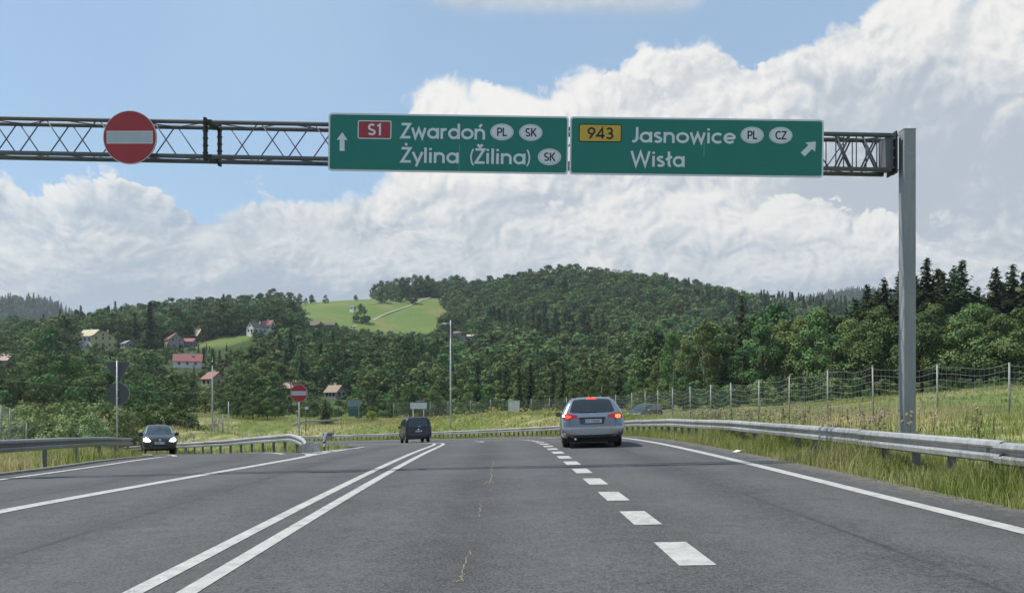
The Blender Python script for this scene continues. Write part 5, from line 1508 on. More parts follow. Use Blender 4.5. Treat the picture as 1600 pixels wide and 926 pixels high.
house(490, 486, 515, 6, 10, 2.2, 2.4, R(70), 'brown', 'brown', 'long brown roofed farm building at the foot of the meadow', 1, 1, 2, chimney=False, name='farm_building', cat='building')
house(514, 492, 513, 5, 9, 2.0, 2.0, R(80), 'brown', 'brown', 'smaller brown barn beside the long farm building', 1, 1, 2, chimney=False, name='barn', cat='building')
house(551, 600, 484, 2.6, 4, 2.0, .8, R(60), 'white', 'grey', 'tiny white hut beside the round tree on the meadow', 1, 1, 1, chimney=False, name='hut', cat='building')
house(718, 500, 527, 5, 9, 2.6, 1.2, R(88), 'grey', 'pink', 'pale flat roofed building among the trees behind the lamp post', 1, 1, 2, chimney=False, name='farm_building', cat='building')
house(738, 470, 531, 4, 6, 2.2, 1.0, R(85), 'grey', 'cream', 'small shed with pale roof in the wood', 1, 1, 1, chimney=False, name='shed', cat='building')
house(200, 345, 545, 4.5, 5, 2.2, 1.4, R(50), 'grey', 'grey', 'grey roofed shed right of the yellow house', 1, 1, 1, chimney=False, name='shed', cat='building')

# tracks over the meadow
TRACK = mat('gravel_track', (.33, .31, .22), .95, var=.2, vscale=.8)
def track(name, pts, w, label):
    P = catmull([((px - HX) / FPX * d, d) for px, d in pts], 10); t = np.gradient(P, axis=0); t /= np.linalg.norm(t, axis=1)[:, None]; n_ = np.stack([-t[:, 1], t[:, 0]], 1)
    rows = [P + n_ * w * k for k in (-.5, 0, .5)]; V = np.concatenate(rows); z = zground(V[:, 0], V[:, 1]) + .35
    k = len(P); F = [(r * k + i, r * k + i + 1, (r + 1) * k + i + 1, (r + 1) * k + i) for r in range(2) for i in range(k - 1)]
    tag(np_mesh(name, np.c_[V, z], F, TRACK, smooth=True), label, 'track', kind='structure')
track('farm_track', [(548, 540), (582, 575), (600, 595), (640, 640), (672, 690)], 1.9, 'pale gravel track climbing across the green hill meadow')
track('field_path', [(550, 640), (590, 645), (640, 650)], 1.4, 'pale path along the top of the meadow')

# ------------------------------------------------------------------ the woods
# views that must stay open: nothing nearer than dmax may rise above y in these columns
OPEN = [(x0 - 3, x1 + 3, y - 2, d) for x0, x1, y, d in HBOX] + [(552, 672, 517, 540), (480, 552, 506, 590), (672, 690, 505, 540), (318, 372, 541, 380), (318, 480, 655, 124), (250, 318, 650, 100), (0, 20, 524, 470),
        (540, 566, 630, 140), (448, 470, 598, 200)]
rs = np.random.RandomState(21)
def grid_pts(d0, d1, a0, a1, step, jit=.42):
    ym = d1; xs = np.arange(-math.tan(R(a1)) * d1 - step, math.tan(R(a1)) * d1 + step, step); ys = np.arange(d0 * .7, d1, step)
    X, Y = np.meshgrid(xs, ys); X = X.ravel() + rs.uniform(-jit, jit, X.size) * step; Y = Y.ravel() + rs.uniform(-jit, jit, Y.size) * step
    D = np.hypot(X, Y); A = np.degrees(np.arctan2(X, Y)); k = (D > d0) & (D < d1) & (A > a0) & (A < a1) & (Y > 20)
    return X[k], Y[k]
X1, Y1 = grid_pts(150, 900, -37, 37, 8.0); X2, Y2 = grid_pts(1050, 2300, -37, 37, 13.0)
FX = np.r_[X1, X2]; FY = np.r_[Y1, Y2]; FS = np.r_[np.ones(len(X1)), np.full(len(X2), 1.35)]
ok = np.ones(len(FX), bool)
for poly in (MEADOW, GARDEN, SHELF, FARLEFT, LEFTFIELD): ok &= ~in_poly(FX, FY, poly)
for t in [o for o in scene.objects if o.get('category') in ('house', 'building')]:
    ok &= np.hypot(FX - t.location.x, FY - t.location.y) > 5.2
PXf = HX + FPX * FX / FY
ok &= ~((np.hypot(FX, FY) < 165) & (PXf > 330) & (PXf < 1000) & (FY < 155))
ok &= ~((PXf > 960) & (FY < 125))
ok &= ~((PXf > 475) & (PXf < 588) & (np.hypot(FX, FY) > 640) & (FY < 1000))
ok &= ~((PXf > 330) & (PXf < 480) & (np.hypot(FX, FY) > 650) & (FY < 1000))
FX, FY, FS, PXf = FX[ok], FY[ok], FS[ok], PXf[ok]
FZ = zground(FX, FY)
conif = (noise_f := np.sin(FX * .021 + 1.3) * np.sin(FY * .017 + FX * .006) + np.sin(FX * .05 + FY * .043) * .5) + rs.normal(0, .35, len(FX)) > np.where(PXf > 1150, 1.0, np.where((np.hypot(FX, FY) < 440) & (PXf > 430) & (PXf < 900), .72, 1.25))
conif |= (FY > 1050) & (rs.uniform(0, 1, len(FX)) < .55)
conif |= (PXf > 1180) & (FY > 600) & (rs.uniform(0, 1, len(FX)) < .32)
Hh = np.where(conif, rs.uniform(15, 22, len(FX)), 8.5 + 11 * rs.beta(1.6, 1.6, len(FX))) * FS
patchy_f = np.sin(FX * .031 + 4.0) * np.sin(FY * .027 - FX * .011) + .5 * np.sin(FX * .07 - FY * .06) + np.where((PXf > 950) & (FY < 260), .35, 0)
kind = np.where(conif, rs.randint(5, 7, len(FX)), np.where(patchy_f + rs.normal(0, .3, len(FX)) > .95, 4, rs.randint(0, 4, len(FX))))
Dd = np.hypot(FX, FY)
Hh = np.where((Dd < 280) & (PXf < 1000), Hh * np.interp(Dd, [150, 200, 280], [.52, .62, 1.0]), Hh)
top_py = HY - (FZ + Hh - CAM_H) / FY * FPX
jit = rs.uniform(.55, 1.05, len(FX))
for x0, x1, y, dm in OPEN:
    m = (PXf > x0 - 2.5 * FPX / FY * 1.6) & (PXf < x1 + 2.5 * FPX / FY * 1.6) & (FY < dm)
    # shorten what would stand in the way, drop it where it would become a stump
    allowed = CAM_H + (HY - y) / FPX * FY - FZ
    sh = m & (top_py < y)
    Hh = np.where(sh, np.maximum(np.where(FY < dm - 22, 4.0, 1.0) * (.6 + .5 * jit), np.minimum(Hh, allowed * jit)), Hh)
bad = Hh < 1.0
FX, FY, FZ, Hh, kind, PXf = (a[~bad] for a in (FX, FY, FZ, Hh, kind, PXf))
# keep only what the place shows from the road: walk outwards in each direction
az = np.arctan2(FX, FY); D = np.hypot(FX, FY); eltop = (FZ + Hh - CAM_H) / D; elmid = (FZ + Hh * .55 - CAM_H) / D
order = np.argsort(D); bins = np.full(1500, -9.0); vis = np.zeros(len(FX), bool)
hwid = np.where(kind > 4, 2.6, 3.6) * Hh / 14 / D
for i in order:
    b0 = int((az[i] - hwid[i] + .75) / .0011); b1 = int((az[i] + hwid[i] + .75) / .0011) + 1
    b0, b1 = max(b0, 0), min(b1, 1499)
    lo = bins[b0:b1 + 1].min()
    if eltop[i] > lo - .004: vis[i] = True
    bb = bins[b0:b1 + 1]; np.maximum(bb, elmid[i], out=bb)
FX, FY, FZ, Hh, kind, PXf, D = (a[vis] for a in (FX, FY, FZ, Hh, kind, PXf, D))
inview = (PXf > -15) & (PXf < 1615)
size = np.where(inview, Hh / D, 0); rank = np.argsort(-size)
n_own = max(0, 298 - N_IND[0])
own = rank[:n_own]; rest = rank[n_own:]
ZONES = [(100, 'above the rounded willow bushes'), (235, 'below the tall yellow house'), (325, 'around the red roofed white bungalow'), (440, 'behind the thin utility pole'), (560, 'behind the blue grey notice board'),
         (690, 'behind the blank white board'), (780, 'behind the tall street lamp'), (870, 'behind the white roadside cabinet'), (1000, 'behind the young light green trees'), (1150, 'behind the slender birches'), (1330, 'in the wood between birches and spruces'), (9999, 'among the tall roadside spruces')]
for i in own:
    px = PXf[i]; con = kind[i] > 4
    if con: p = MIDP['spruce'][i % 2]
    else: p = MIDP['oak'][kind[i]]
    zone = [z_ for lim, z_ in ZONES if px < lim][0]; big = 'tall ' if Hh[i] > 13 else ('' if Hh[i] > 9.5 else 'low ')
    kd = 'dark pointed spruce' if con else ('light green tree' if kind[i] == 4 else 'round leafy tree')
    lab = big + kd + ' ' + zone; g = zone
    p.place('spruce_tree' if con else 'broadleaf_tree', lab, (float(FX[i]), float(FY[i]), float(FZ[i]) - .15), float(Hh[i]), rt.uniform(.95, 1.2) * (14 / max(Hh[i], 8)) ** .3, rt.uniform(0, 6.28), big + kd + 's ' + g)

def far_wood(X, Y, Z, H, K_):
    base_h = np.array([14] * 5 + [18] * 2)[K_]
    me = bpy.data.meshes.new('forest'); V = np.stack([X, Y, Z - .2], 1).astype(np.float32)
    me.vertices.add(len(V)); me.vertices.foreach_set('co', V.ravel())
    for nm, ty, arr in (('scl', 'FLOAT', H / base_h), ('rot', 'FLOAT', rs.uniform(0, 6.28, len(V))), ('wid', 'FLOAT', rs.uniform(1.05, 1.45, len(V)) * np.where(K_ > 4, .85, 1.0))):
        a = me.attributes.new(nm, ty, 'POINT'); a.data.foreach_set('value', arr.astype(np.float32))
    a = me.attributes.new('pick', 'INT', 'POINT'); a.data.foreach_set('value', K_.astype(np.int32))
    o = bpy.data.objects.new('forest', me); COL.objects.link(o)
    ng = bpy.data.node_groups.new('plant_wood', 'GeometryNodeTree')
    ng.interface.new_socket('Geometry', in_out='INPUT', socket_type='NodeSocketGeometry'); ng.interface.new_socket('Geometry', in_out='OUTPUT', socket_type='NodeSocketGeometry')
    N = ng.nodes.new; gi, go_ = N('NodeGroupInput'), N('NodeGroupOutput')
    m2p = N('GeometryNodeMeshToPoints'); ng.links.new(gi.outputs[0], m2p.inputs[0])
    ci = N('GeometryNodeCollectionInfo'); ci.inputs['Collection'].default_value = PROTO_COL; ci.inputs['Separate Children'].default_value = True; ci.inputs['Reset Children'].default_value = True
    ip = N('GeometryNodeInstanceOnPoints'); ng.links.new(m2p.outputs[0], ip.inputs['Points']); ng.links.new(ci.outputs[0], ip.inputs['Instance']); ip.inputs['Pick Instance'].default_value = True
    def at_(nm, ty):
        a = N('GeometryNodeInputNamedAttribute'); a.data_type = ty; a.inputs['Name'].default_value = nm; return a.outputs[0]
    ng.links.new(at_('pick', 'INT'), ip.inputs['Instance Index'])
    cx = N('ShaderNodeCombineXYZ'); ng.links.new(at_('rot', 'FLOAT'), cx.inputs[2]); ng.links.new(cx.outputs[0], ip.inputs['Rotation'])
    mw = N('ShaderNodeMath'); mw.operation = 'MULTIPLY'; ng.links.new(at_('scl', 'FLOAT'), mw.inputs[0]); ng.links.new(at_('wid', 'FLOAT'), mw.inputs[1])
    cs = N('ShaderNodeCombineXYZ'); ng.links.new(mw.outputs[0], cs.inputs[0]); ng.links.new(mw.outputs[0], cs.inputs[1]); ng.links.new(at_('scl', 'FLOAT'), cs.inputs[2]); ng.links.new(cs.outputs[0], ip.inputs['Scale'])
    ng.links.new(ip.outputs[0], go_.inputs[0])
    md = o.modifiers.new('plant', 'NODES'); md.node_group = ng
    tag(o, 'dense mixed wood covering the hills behind the road', 'forest', kind='stuff')
# the collection lists its children by name: keep the order of the shapes
for i, o in enumerate(FAR_OBJ): o.name = 'far_tree_shape_%s' % 'abcdefg'[i]
far_wood(FX[rest], FY[rest], FZ[rest], Hh[rest], kind[rest])
print('TREES own', n_own, 'near', N_IND[0], 'rest', len(rest))
# ------------------------------------------------------------------ wire fences
FPOST = mat('fence_post_steel', (.27, .28, .27), .6, .3, var=.2, vscale=8); WIRE = mat('fence_wire', (.42, .44, .44), .5, .4, var=.15)
def wire_fence(label, spec, rows, vstep, rw=.0045, sag=.10, rv=.003, tilt=None, grp=None):
    """spec: (px, distance, top pixel) of each post"""
    pts = []
    for px, d, top in spec:
        x = (px - HX) / FPX * d; z = zg(x, d); pts.append((Vector((x, d, z)), at(px, top, d).z - z))
    o0 = pts[0][0]; t = thing('wire_fence', label, 'fence', o0)
    rg = random.Random(len(spec))
    tops = []
    for p, h in pts:
        l = p - o0; lx, ly = rg.gauss(0, .02), rg.gauss(0, .02)
        mb = MB(); mb.tube([l + Vector((0, 0, -.3)), l + Vector((lx, ly, h))], .034, 8); po = mb.build('fence_post', FPOST, t, True)
        mb = MB(); mb.tube([l + Vector((lx, ly, h)), l + Vector((lx, ly, h + .03))], [.04, .02], 8); mb.build('post_cap', FPOST, po)
        tops.append(l + Vector((lx, ly, h)))
    for (a, ha), (b, hb), ta, tb in zip(pts[:-1], pts[1:], tops[:-1], tops[1:]):
        a0, b0 = a - o0, b - o0; L = (b0 - a0).length; mb = MB()
        sg = sag * rg.uniform(.5, 1.5) * min(1.6, L / 3); off = rg.uniform(.35, .65)
        def P(u, v):      # u along, v up the net
            q = a0.lerp(b0, u).lerp(ta.lerp(tb, u), v * .95 + .03); q.z -= sg * 4 * u * (1 - u) * (.35 + .65 * v) + .04 * math.sin(9 * u + 5 * v) * v; return q
        for r_ in rows: mb.tube([P(u, r_) for u in np.linspace(0, 1, 9)], rw, 3, cap=False)
        m = max(2, int(L / vstep))
        for k in range(1, m):
            u = k / m; mb.tube([P(u, rows[0]), P(u, (rows[0] + rows[-1]) / 2), P(u, rows[-1])], rv, 3, cap=False)
        mb.build('wire_net', WIRE, t, fix=False)
    return t
ROWS = [.02, .12, .22, .33, .45, .58, .72, .86, 1.0]
FS_ = [(1905, 26.5, 560), (1720, 27.2, 565), (1577, 28.4, 567), (1465, 30, 570), (1365, 31.4, 573), (1293, 33, 578), (1233, 35.5, 588), (1185, 38.5, 594), (1143, 42, 598), (1110, 46, 601), (1079, 50, 604), (1051, 54, 606), (1028, 58, 609), (1008, 62.5, 611), (987, 67, 613), (962, 73, 616), (938, 79, 618), (912, 84, 620), (885, 89, 621), (858, 94, 622), (830, 97, 623), (800, 99, 623.5), (766, 101, 624), (735, 104, 625), (700, 107, 626), (672, 110, 627), (645, 113, 628), (615, 117, 629)]
wire_fence('long sagging wire fence on steel posts outside the bend', FS_, ROWS, .15, .006, .17, .0032)
wire_fence('short slack wire fence beyond the slip road rail', [(-70, 38, 628), (2, 40, 632), (15, 41, 637), (41, 43, 660)], ROWS, .12, .006, .12, .005)
wire_fence('leaning piece of wire fence by the grass field', [(327, 64, 664), (341, 63, 652), (348, 62, 647)], ROWS, .12, .006, .05, .005)

# ------------------------------------------------------------------ signs and poles
POLE = mat('grey_pole', (.46, .47, .47), .55, .2, var=.12)
def pole(name, p, h, r, parent, m=POLE, taper=1.0): mb = MB(); mb.tube([p, Vector(p) + Vector((0, 0, h * .5)), Vector(p) + Vector((0, 0, h))], [r, r * (1 + taper) / 2, r * taper], 10); return mb.build(name, m, parent, True)
# small no entry sign on the island
d = 35; c = at(467, 614, d); t = no_entry('small round no entry sign on a pole in the grass island', c, 13.6 / FPX * d)
b0 = zg(c.x, d) - c.z - .2; pole('pole', (0, .05, b0), -b0 + .3, .032, t)
# backs of a give way triangle and a round sign on one pole
d = 36; x = (183 - HX) / FPX * d; z0 = zg(x, d); t = thing('sign_post', 'grey backs of a triangular and a round sign on one pole', 'traffic sign', (x, d, z0))
top = at(183, 563, d).z - z0; pole('pole', (0, 0, -.3), top + .3, .04, t)
SB = mat('dark_sign_back', (.085, .095, .105), .6, .3, var=.15, vscale=3)
tw = 19.5 / FPX * d; ty = top - .05
def rtri(w, y1, h): return [(-w + .06, y1), (w - .06, y1), (w, y1 - .06), (.05, y1 - h + .04), (-.05, y1 - h + .04), (-w, y1 - .06)]
mb = MB(); mb.prism(rtri(tw, ty, tw * 1.75), .055, .075, 'y'); tri = mb.build('triangle_back', SB, t)
mb = MB(); mb.prism([(a * 1.02, ty + (b - ty) * 1.02 + .01) for a, b in rtri(tw, ty, tw * 1.75)], .075, .082, 'y'); mb.build('triangle_face', WHITE, tri)
rc = at(183, 615, d).z - z0
mb = MB(); mb.prism(circle(0, rc, 17.8 / FPX * d), .055, .075, 'y'); dsc = mb.build('disc_back', SB, t)
mb = MB(); mb.prism(circle(0, rc, 17.8 / FPX * d + .008), .075, .082, 'y'); mb.build('disc_face', WHITE, dsc)
for z in (ty - .15, ty - .7, rc - .2, rc + .2):
    mb = MB(); mb.box((0, .03, z), (.14, .06, .04)); mb.build('clamp', GALV, t)
# street lamp beyond the bend
d = 83; x = (704 - HX) / FPX * d; z0 = zg(x, d); t = thing('street_lamp', 'tall thin pale street lamp beyond the bend', 'street lamp', (x, d, z0))
h = at(706, 500, d).z - z0; pole('pole', (0, 0, -.3), h + .3, .10, t, mat('pale_lamp_pole', (.62, .64, .64), .5, .1, var=.1), .5)
mb = MB(); mb.tube([(0, 0, h - .4), (-.25, 0, h - .32), (-.6, -.05, h - .35)], .035, 6); mb.build('arm', POLE, t)
mb = MB(); mb.prism([(-.95, h - .42), (-.5, h - .45), (-.45, h - .36), (-.6, h - .26), (-.9, h - .30)], -.12, .12); mb.build('lamp_head', mat('lamp_head', (.7, .71, .72), .4, var=.1), t)
# utility pole with wires
d = 92; x = (332 - HX) / FPX * d; z0 = zg(x, d); t = thing('utility_pole', 'thin pale utility pole at the edge of the grass field', 'pole', (x, d, z0))
h = at(332, 563, d).z - z0; pole('pole', (0, 0, -.3), h + .3, .10, t, mat('concrete_pole', (.42, .43, .38), .9, var=.15), .7)
mb = MB(); mb.box((.02, 0, h - .35), (.24, .22, .4)); mb.build('insulator_box', mat('dark_box', (.05, .05, .05), .7), t)
mb = MB(); mb.tube([(0, 0, h), (0, 0, h + .4)], .03, 6); mb.build('tip', POLE, t)
d = 112; x = (357 - HX) / FPX * d; z0 = zg(x, d); t = thing('short_lamp', 'short lamp post with dark head in the grass field', 'lamp post', (x, d, z0))
h = max(2.5, at(357, 625, d).z - z0); pole('pole', (0, 0, -.3), h + .3, .06, t); mb = MB(); mb.tube([(0, 0, h - .1), (0, 0, h + .2)], [.09, .2], 8); mb.tube([(0, 0, h + .2), (0, 0, h + .32)], [.22, .05], 8); mb.build('lamp_head', mat('dark_box', (.05, .05, .05)), t)
mb = MB(); A, B_, C_ = at(-80, 582, 86), at(332, 614, 92.2), at(650, 629, 104)
def sagw(a, b, s_): return [a.lerp(b, u) - Vector((0, 0, s_ * 4 * u * (1 - u))) for u in np.linspace(0, 1, 14)]
mb.tube(sagw(A, B_, .5) + sagw(B_, C_, .5)[1:], .011, 4); o = mb.build('power_line', mat('cable', (.22, .23, .22), .7, var=.1)); tag(o, 'thin overhead cable running past the utility pole', 'cable')
# white board, cabinet, blue board
d = 80; x = (654 - HX) / FPX * d; z0 = zg(x, d); t = thing('info_board', 'blank white board on two posts behind the van', 'board', (x, d, z0)); zc = at(654, 633.5, d).z - z0
for sx in (-.55, .55): pole('leg', (sx, 0, -.3), zc + .3, .035, t)
mb = MB(); mb.prism(rrect(-.87, zc - .33, .87, zc + .33, .03), -.05, -.02); mb.build('panel', mat('white_panel', (.62, .65, .64), .6, var=.06), t)
mb = MB(); mb.prism(rrect(-.3, zc + .42, .5, zc + .52, .02), -.05, -.02); mb.build('upper_panel', GREY_LINE, t)
d = 97; x = (803 - HX) / FPX * d; z0 = zg(x, d); t = thing('roadside_cabinet', 'white two door roadside cabinet inside the far fence', 'cabinet', (x, d, z0)); zc = at(803, 626, d).z - z0
mb = MB(); mb.box((0, 0, zc / 2 - .1), (1.42, .6, zc + .2)); mb.build('housing', mat('cabinet_grey', (.40, .42, .41), .6, var=.1), t)
for sx in (-.355, .355): mb = MB(); mb.box((sx, -.31, zc / 2 + .1), (.68, .03, zc - .3)); mb.build('door', mat('white_panel', (.62, .65, .64)), t)
mb = MB(); mb.box((0, 0, zc + .03), (1.55, .75, .07)); mb.build('roof', mat('white_panel', (.62, .65, .64)), t)
d = 128; x = (553 - HX) / FPX * d; z0 = zg(x, d); t = thing('notice_board', 'blue grey board above a dark teal panel by the far road', 'board', (x, d, z0))
zt_, zm, zl_ = (at(553, y, d).z - z0 for y in (625, 635, 650))
for sx in (-.8, .8): pole('leg', (sx, .05, -.4), zt_ + .4, .05, t)
mb = MB(); mb.box((0, 0, (zt_ + zm) / 2), (2.2, .08, zt_ - zm - .05)); mb.build('upper_panel', mat('blue_grey_panel', (.16, .23, .29), .5, var=.25, vscale=3), t)
mb = MB(); mb.box((-.1, 0, (zl_ + zm) / 2), (1.55, .08, zm - zl_)); lp = mb.build('lower_panel', mat('teal_panel', (.035, .085, .095), .5, var=.25, vscale=3), t)
mb = MB(); mb.box((-.1, -.045, zm - .25), (1.45, .02, .3)); mb.build('green_strip', mat('green_strip', (.03, .18, .14), .5, var=.1), lp)
# second carriageway's rail far off, its small signs and marker posts
def zgl(x, y): return zg(x, y)
P0, P1 = at(457, 0, 112), at(528, 0, 118)
guard_rail('guard_rail', 'far low guard rail behind the no entry sign', np.linspace((P0.x, P0.y), (P1.x, P1.y), 8), 1, .75, 2.0, zf=zgl)
d = 100; x = (478 - HX) / FPX * d; z0 = zg(x, d); t = thing('small_sign', 'small white square sign on a dark post behind the island', 'traffic sign', (x, d, z0)); zc = at(478, 637, d).z - z0
pole('pole', (0, 0, -.3), zc + .5, .05, t, mat('dark_box', (.05, .05, .05))); mb = MB(); mb.box((.1, -.06, zc), (.42, .03, .38)); mb.build('plate', WHITE, t)
for px, d, py, cl in ((385, 96, 668, 'red'), (407, 97, 667, 'black')):
    x = (px - HX) / FPX * d; z0 = zg(x, d); t = thing('marker_sign', 'small %s and white marker at the edge of the field' % cl, 'marker', (x, d, z0))
    pole('pole', (0, 0, -.2), .9, .03, t); mb = MB(); mb.prism([(-.32, .55), (.32, .55), (.10, .85), (.32, 1.15), (-.32, 1.15), (-.10, .85)], -.05, -.03); mb.build('plate', WHITE, t)
    mb = MB(); mb.prism([(-.1, .6), (.2, .6), (0, .85), (.2, 1.1), (-.1, 1.1), (-.25, .85)], -.056, -.051); mb.build('chevron', RED if cl == 'red' else INK, t)
for s_, q_ in ((70, -8.2), (86, 8.2), (100, -8.2)):
    p = RP(s_, q_); z0 = zg(p.x, p.y); t = thing('delineator_post', 'white plastic marker post with black band beside the bend', 'marker post', (p.x, p.y, z0), group='marker posts beside the bend')
    mb = MB(); mb.prism([(-.06, -.2), (.06, -.2), (.06, .95), (-.06, 1.02)], -.02, .02); mb.build('post', mat('white_panel', (.62, .65, .64)), t); mb = MB(); mb.box((0, -.002, .8), (.124, .046, .16)); mb.build('band', INK, t)
# litter on the shoulder
mb = MB(); mb.add([(0, 0, .012), (.16, .03, .05), (.20, .16, .02), (.06, .14, .06), (-.06, .1, .015)], [(0, 1, 3), (1, 2, 3), (0, 3, 4)]); o = mb.build('litter', mat('white_paper', (.7, .7, .68), .8, var=.05)); p = RP(18.6, 5.75); o.location = (p.x, p.y, p.z + .005)
tag(o, 'scrap of white paper on the right shoulder', 'litter')

# ------------------------------------------------------------------ grass and weeds
def m_grass():
    m = bpy.data.materials.new('grass_blades'); m.use_nodes = True; nt = m.node_tree; nt.nodes.clear()
    def at_(n): a = nt.nodes.new('ShaderNodeAttribute'); a.attribute_name = n; return S(nt, a.outputs['Fac'])
    dry, v = at_('dry'), at_('v')
    g = mixc(nt, v, (.15, .205, .045), (.33, .385, .12)); s_ = mixc(nt, v, (.38, .33, .16), (.66, .59, .35))
    c = mixc(nt, dry, g, s_); d = nt.nodes.new('ShaderNodeBsdfDiffuse'); t = nt.nodes.new('ShaderNodeBsdfTranslucent'); x = nt.nodes.new('ShaderNodeMixShader'); x.inputs[0].default_value = .42
    nt.links.new(c, d.inputs[0]); nt.links.new(c, t.inputs[0]); nt.links.new(d.outputs[0], x.inputs[1]); nt.links.new(t.outputs[0], x.inputs[2])
    o = nt.nodes.new('ShaderNodeOutputMaterial'); nt.links.new(x.outputs[0], o.inputs[0]); return m
GRASS = m_grass(); gr = np.random.RandomState(8)
def patchy(x, y, f, ph=0): return .5 + .25 * np.sin(x * f + 1.7 + ph + 1.3 * np.sin(y * f * .7)) + .25 * np.sin(y * f * 1.31 + 2.1 * np.sin(x * f * .6 + ph))
def blades(x, y, h0, h1, w, dryb, name, label, lean=.35, clump=.55):
    n = len(x)
    # gather the blades into tufts
    k = max(1, n // 9); cx = x[gr.randint(0, n, n)] if False else None
    tx, ty = x[:k], y[:k]; id_ = gr.randint(0, k, n); m = gr.uniform(0, 1, n) < clump
    x = np.where(m, tx[id_] + gr.normal(0, .10, n), x); y = np.where(m, ty[id_] + gr.normal(0, .10, n), y)
    z = zground(x, y) - .02
    pt = patchy(x, y, .35); h = (h0 + (h1 - h0) * gr.uniform(0, 1, n) ** 1.5) * (.45 + .9 * patchy(x, y, 1.1, 2))
    a = gr.uniform(0, 6.283, n); la = gr.uniform(0, 6.283, n); ln = h * lean * gr.uniform(.2, 1.4, n)
    w = w * gr.uniform(.6, 1.4, n)
    dx, dy = np.cos(a) * w / 2, np.sin(a) * w / 2; lx, ly = np.cos(la) * ln, np.sin(la) * ln
    P = np.stack([np.stack([x - dx, y - dy, z], -1), np.stack([x + dx, y + dy, z], -1), np.stack([x - dx * .8 + lx * .35, y - dy * .8 + ly * .35, z + h * .6], -1), np.stack([x + dx * .8 + lx * .35, y + dy * .8 + ly * .35, z + h * .6], -1), np.stack([x + lx, y + ly, z + h * .95], -1)], 1).reshape(-1, 3)
    i = np.arange(n)[:, None] * 5; F = np.concatenate([i + [0, 1, 3], i + [0, 3, 2], i + [2, 3, 4]], 0)
    dry = np.clip(dryb + (pt - .5) * 1.1 + (patchy(x, y, 1.9, 4) - .5) * .6 + gr.normal(0, .22, n), 0, 1); v = gr.uniform(0, 1, n)
    o = np_mesh(name, P, F, GRASS, attr={'dry': np.repeat(dry, 5), 'v': np.repeat(v, 5)}); tag(o, label, 'grass', kind='stuff'); return o
def sq_pts(n, s0, s1, q0, q1, bias=1.0, left=False):
    s = s0 + (s1 - s0) * gr.uniform(0, 1, n) ** bias; q = gr.uniform(q0, q1, n); x, y = path(s, q); return np.asarray(x), np.asarray(y)
x, y = sq_pts(34000, 2, 46, 5.9, 7.6, 1.5); blades(x, y, .14, .52, .013, .40, 'verge_grass', 'tall green grass growing under the long guard rail')
x, y = sq_pts(22000, 2, 24, 6.35, 7.6, 1.3); blades(x, y, .32, .70, .014, .32, 'rail_grass', 'rank tufts crowding the posts of the long guard rail')
x, y = sq_pts(3500, 2, 40, 5.72, 6.0, 1.5); blades(x, y, .04, .12, .012, .75, 'edge_grass', 'dry tufts creeping over the right edge of the asphalt')
x, y = sq_pts(60000, 0, 60, 7.4, 26, 1.15); blades(x, y, .15, .50, .020, .42, 'bank_grass', 'straw coloured long grass between the rail and the wire fence')
x, y = sq_pts(45000, 55, 140, 6.6, 40, 1.2); blades(x, y, .15, .45, .045, .45, 'slope_grass', 'mixed rough grass on the slope outside the bend')
x, y = sq_pts(26000, 44, 140, 5.9, 9, 1.2); blades(x, y, .08, .25, .04, .20, 'far_verge_grass', 'low green grass at the foot of the far guard rail')
x = gr.uniform(24, 75, 26000); y = gr.uniform(30, 95, 26000); k = x < y * .72; blades(x[k], y[k], .15, .42, .04, .25, 'mound_grass', 'grass on the rise in front of the wood')
n = 70000; x = gr.uniform(-46, -10.5, n); y = gr.uniform(4, 74, n) ; x = np.where(gr.uniform(0, 1, n) < .45, -10.9 - (y - 14).clip(0) * .27 - gr.exponential(2.2, n), x)
k = (~in_poly(x, y, RAMP_POLY)) & (seg_dist(x, y, RL) > .30) & (x < np.interp(y, [0, 24, 30, 40, 50, 60], [-10.9, -7, -8.5, -14, -21, -30])) & (seg_dist(x, y, RR) > .25)
xs_, ys_ = to_sq(x, y); k &= ~((ys_ > -6.6) & (ys_ < 6)); blades(x[k], y[k], .15, .55, .024, .38, 'left_grass', 'yellow green grass beside and beyond the slip road')
n = 16000; x = gr.uniform(-30, -6, n); y = gr.uniform(26, 62, n); ps, pq = to_sq(x, y)
k = (~in_poly(x, y, RAMP_POLY)) & (pq < -6.9) & (seg_dist(x, y, RR) > .25); blades(x[k], y[k], .12, .40, .028, .30, 'island_grass', 'green grass filling the island between the roads')
n = 40000; x = gr.uniform(-85, 0, n); y = gr.uniform(62, 150, n); ps, pq = to_sq(x, y); k = ((pq < -7.5) | (pq > 7.5)); blades(x[k], y[k], .18, .5, .06, .45, 'field_grass', 'pale grass field below the village')

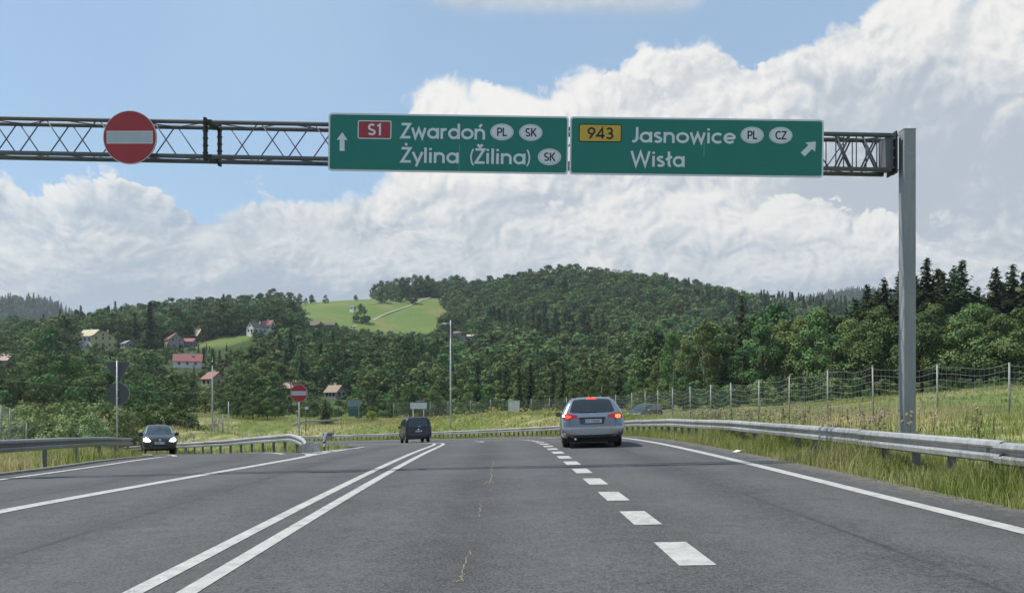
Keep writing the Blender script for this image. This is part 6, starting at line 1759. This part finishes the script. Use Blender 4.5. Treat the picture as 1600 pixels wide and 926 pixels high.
PINK = mat('pink_flower', (.30, .20, .22), .9, var=.3, vscale=3); YEL = mat('yellow_flower', (.42, .36, .06), .9, var=.25, vscale=3); STEM = mat('weed_stem', (.10, .12, .035), .9, var=.3, vscale=4)
def weeds(n, fx, label, name, flower, hh=(.7, 1.25), head=.055, heads=9):
    mb = MB(); rg = random.Random(n)
    for _ in range(n):
        x, y = fx(rg); z = zg(x, y); h = rg.uniform(*hh); lx, ly = rg.gauss(0, .08), rg.gauss(0, .08)
        mb.tube([(x, y, z - .05), (x + lx, y + ly, z + h)], [.008, .004], 3, cap=False, mi=0)
        for k in range(7):
            t = rg.uniform(.1, .75); a = rg.uniform(0, 6.28); c = Vector((x + lx * t, y + ly * t, z + h * t)); r_ = .13
            mb.add([c, c + Vector((math.cos(a) * r_ * .5 - math.sin(a) * .02, math.sin(a) * r_ * .5 + math.cos(a) * .02, .03)), c + Vector((math.cos(a) * r_, math.sin(a) * r_, -.01)), c + Vector((math.cos(a) * r_ * .5 + math.sin(a) * .02, math.sin(a) * r_ * .5 - math.cos(a) * .02, .03))], [(0, 1, 2, 3)], 0)
        for k in range(heads):
            t = rg.uniform(.72, 1.03); c = Vector((x + lx * t + rg.gauss(0, .05), y + ly * t + rg.gauss(0, .05), z + h * t)); u = Vector((rg.gauss(0, 1), rg.gauss(0, 1), rg.gauss(0, 1))).normalized() * head; w_ = u.orthogonal().normalized() * head * .8
            mb.add([c - u, c - w_, c + u, c + w_], [(0, 1, 2, 3)], 1)
    o = mb.build(name, [STEM, flower], fix=False); tag(o, label, 'weeds', kind='stuff')
def rq(s0, s1, q0, q1):
    def f(rg):
        a, b = path(rg.uniform(s0, s1), rg.uniform(q0, q1)); return float(a), float(b)
    return f
weeds(90, rq(18, 38, 8.5, 12.5), 'pinkish thistles and weeds between the rail and the wire fence', 'thistles', PINK, (.6, 1.05), .035, 8)
weeds(60, rq(12, 30, 7.3, 8.4), 'tall weeds just behind the guard rail', 'tall_weeds', mat('weed_seed', (.20, .17, .08), .9, var=.3), (.8, 1.2), .04, 8)
weeds(260, rq(58, 98, 8.5, 17), 'yellow flowering weeds on the slope outside the bend', 'yellow_weeds', YEL, (.4, .8), .07, 8)
weeds(140, lambda rg: (rg.uniform(-36, -21), rg.uniform(50, 64)), 'pinkish willowherb beyond the slip road', 'willowherb', PINK, (.6, 1.1), .05, 8)
# ------------------------------------------------------------------ summer haze
def build_haze():
    x0, x1, y0, y1, z0, z1 = -4300, 4300, -1000, 4950, -60, 300
    zmin = float(GZ.min()) - 1.0; zmax = float(GZ.max()) + 40.0
    mb = MB(); mb.box(((x0 + x1) / 2, (y0 + y1) / 2, (zmin + zmax) / 2), (x1 - x0, y1 - y0, zmax - zmin))
    m = bpy.data.materials.new('haze_air'); m.use_nodes = True; nt = m.node_tree; nt.nodes.clear()
    v = nt.nodes.new('ShaderNodeVolumePrincipled'); v.inputs['Color'].default_value = (.80, .90, 1.0, 1); v.inputs['Density'].default_value = HAZE; v.inputs['Anisotropy'].default_value = .2
    o = nt.nodes.new('ShaderNodeOutputMaterial'); nt.links.new(v.outputs[0], o.inputs['Volume'])
    h = mb.build('haze', m); tag(h, 'thin bluish summer haze over the whole valley', 'haze', kind='stuff')
HAZE = .00014
build_haze()
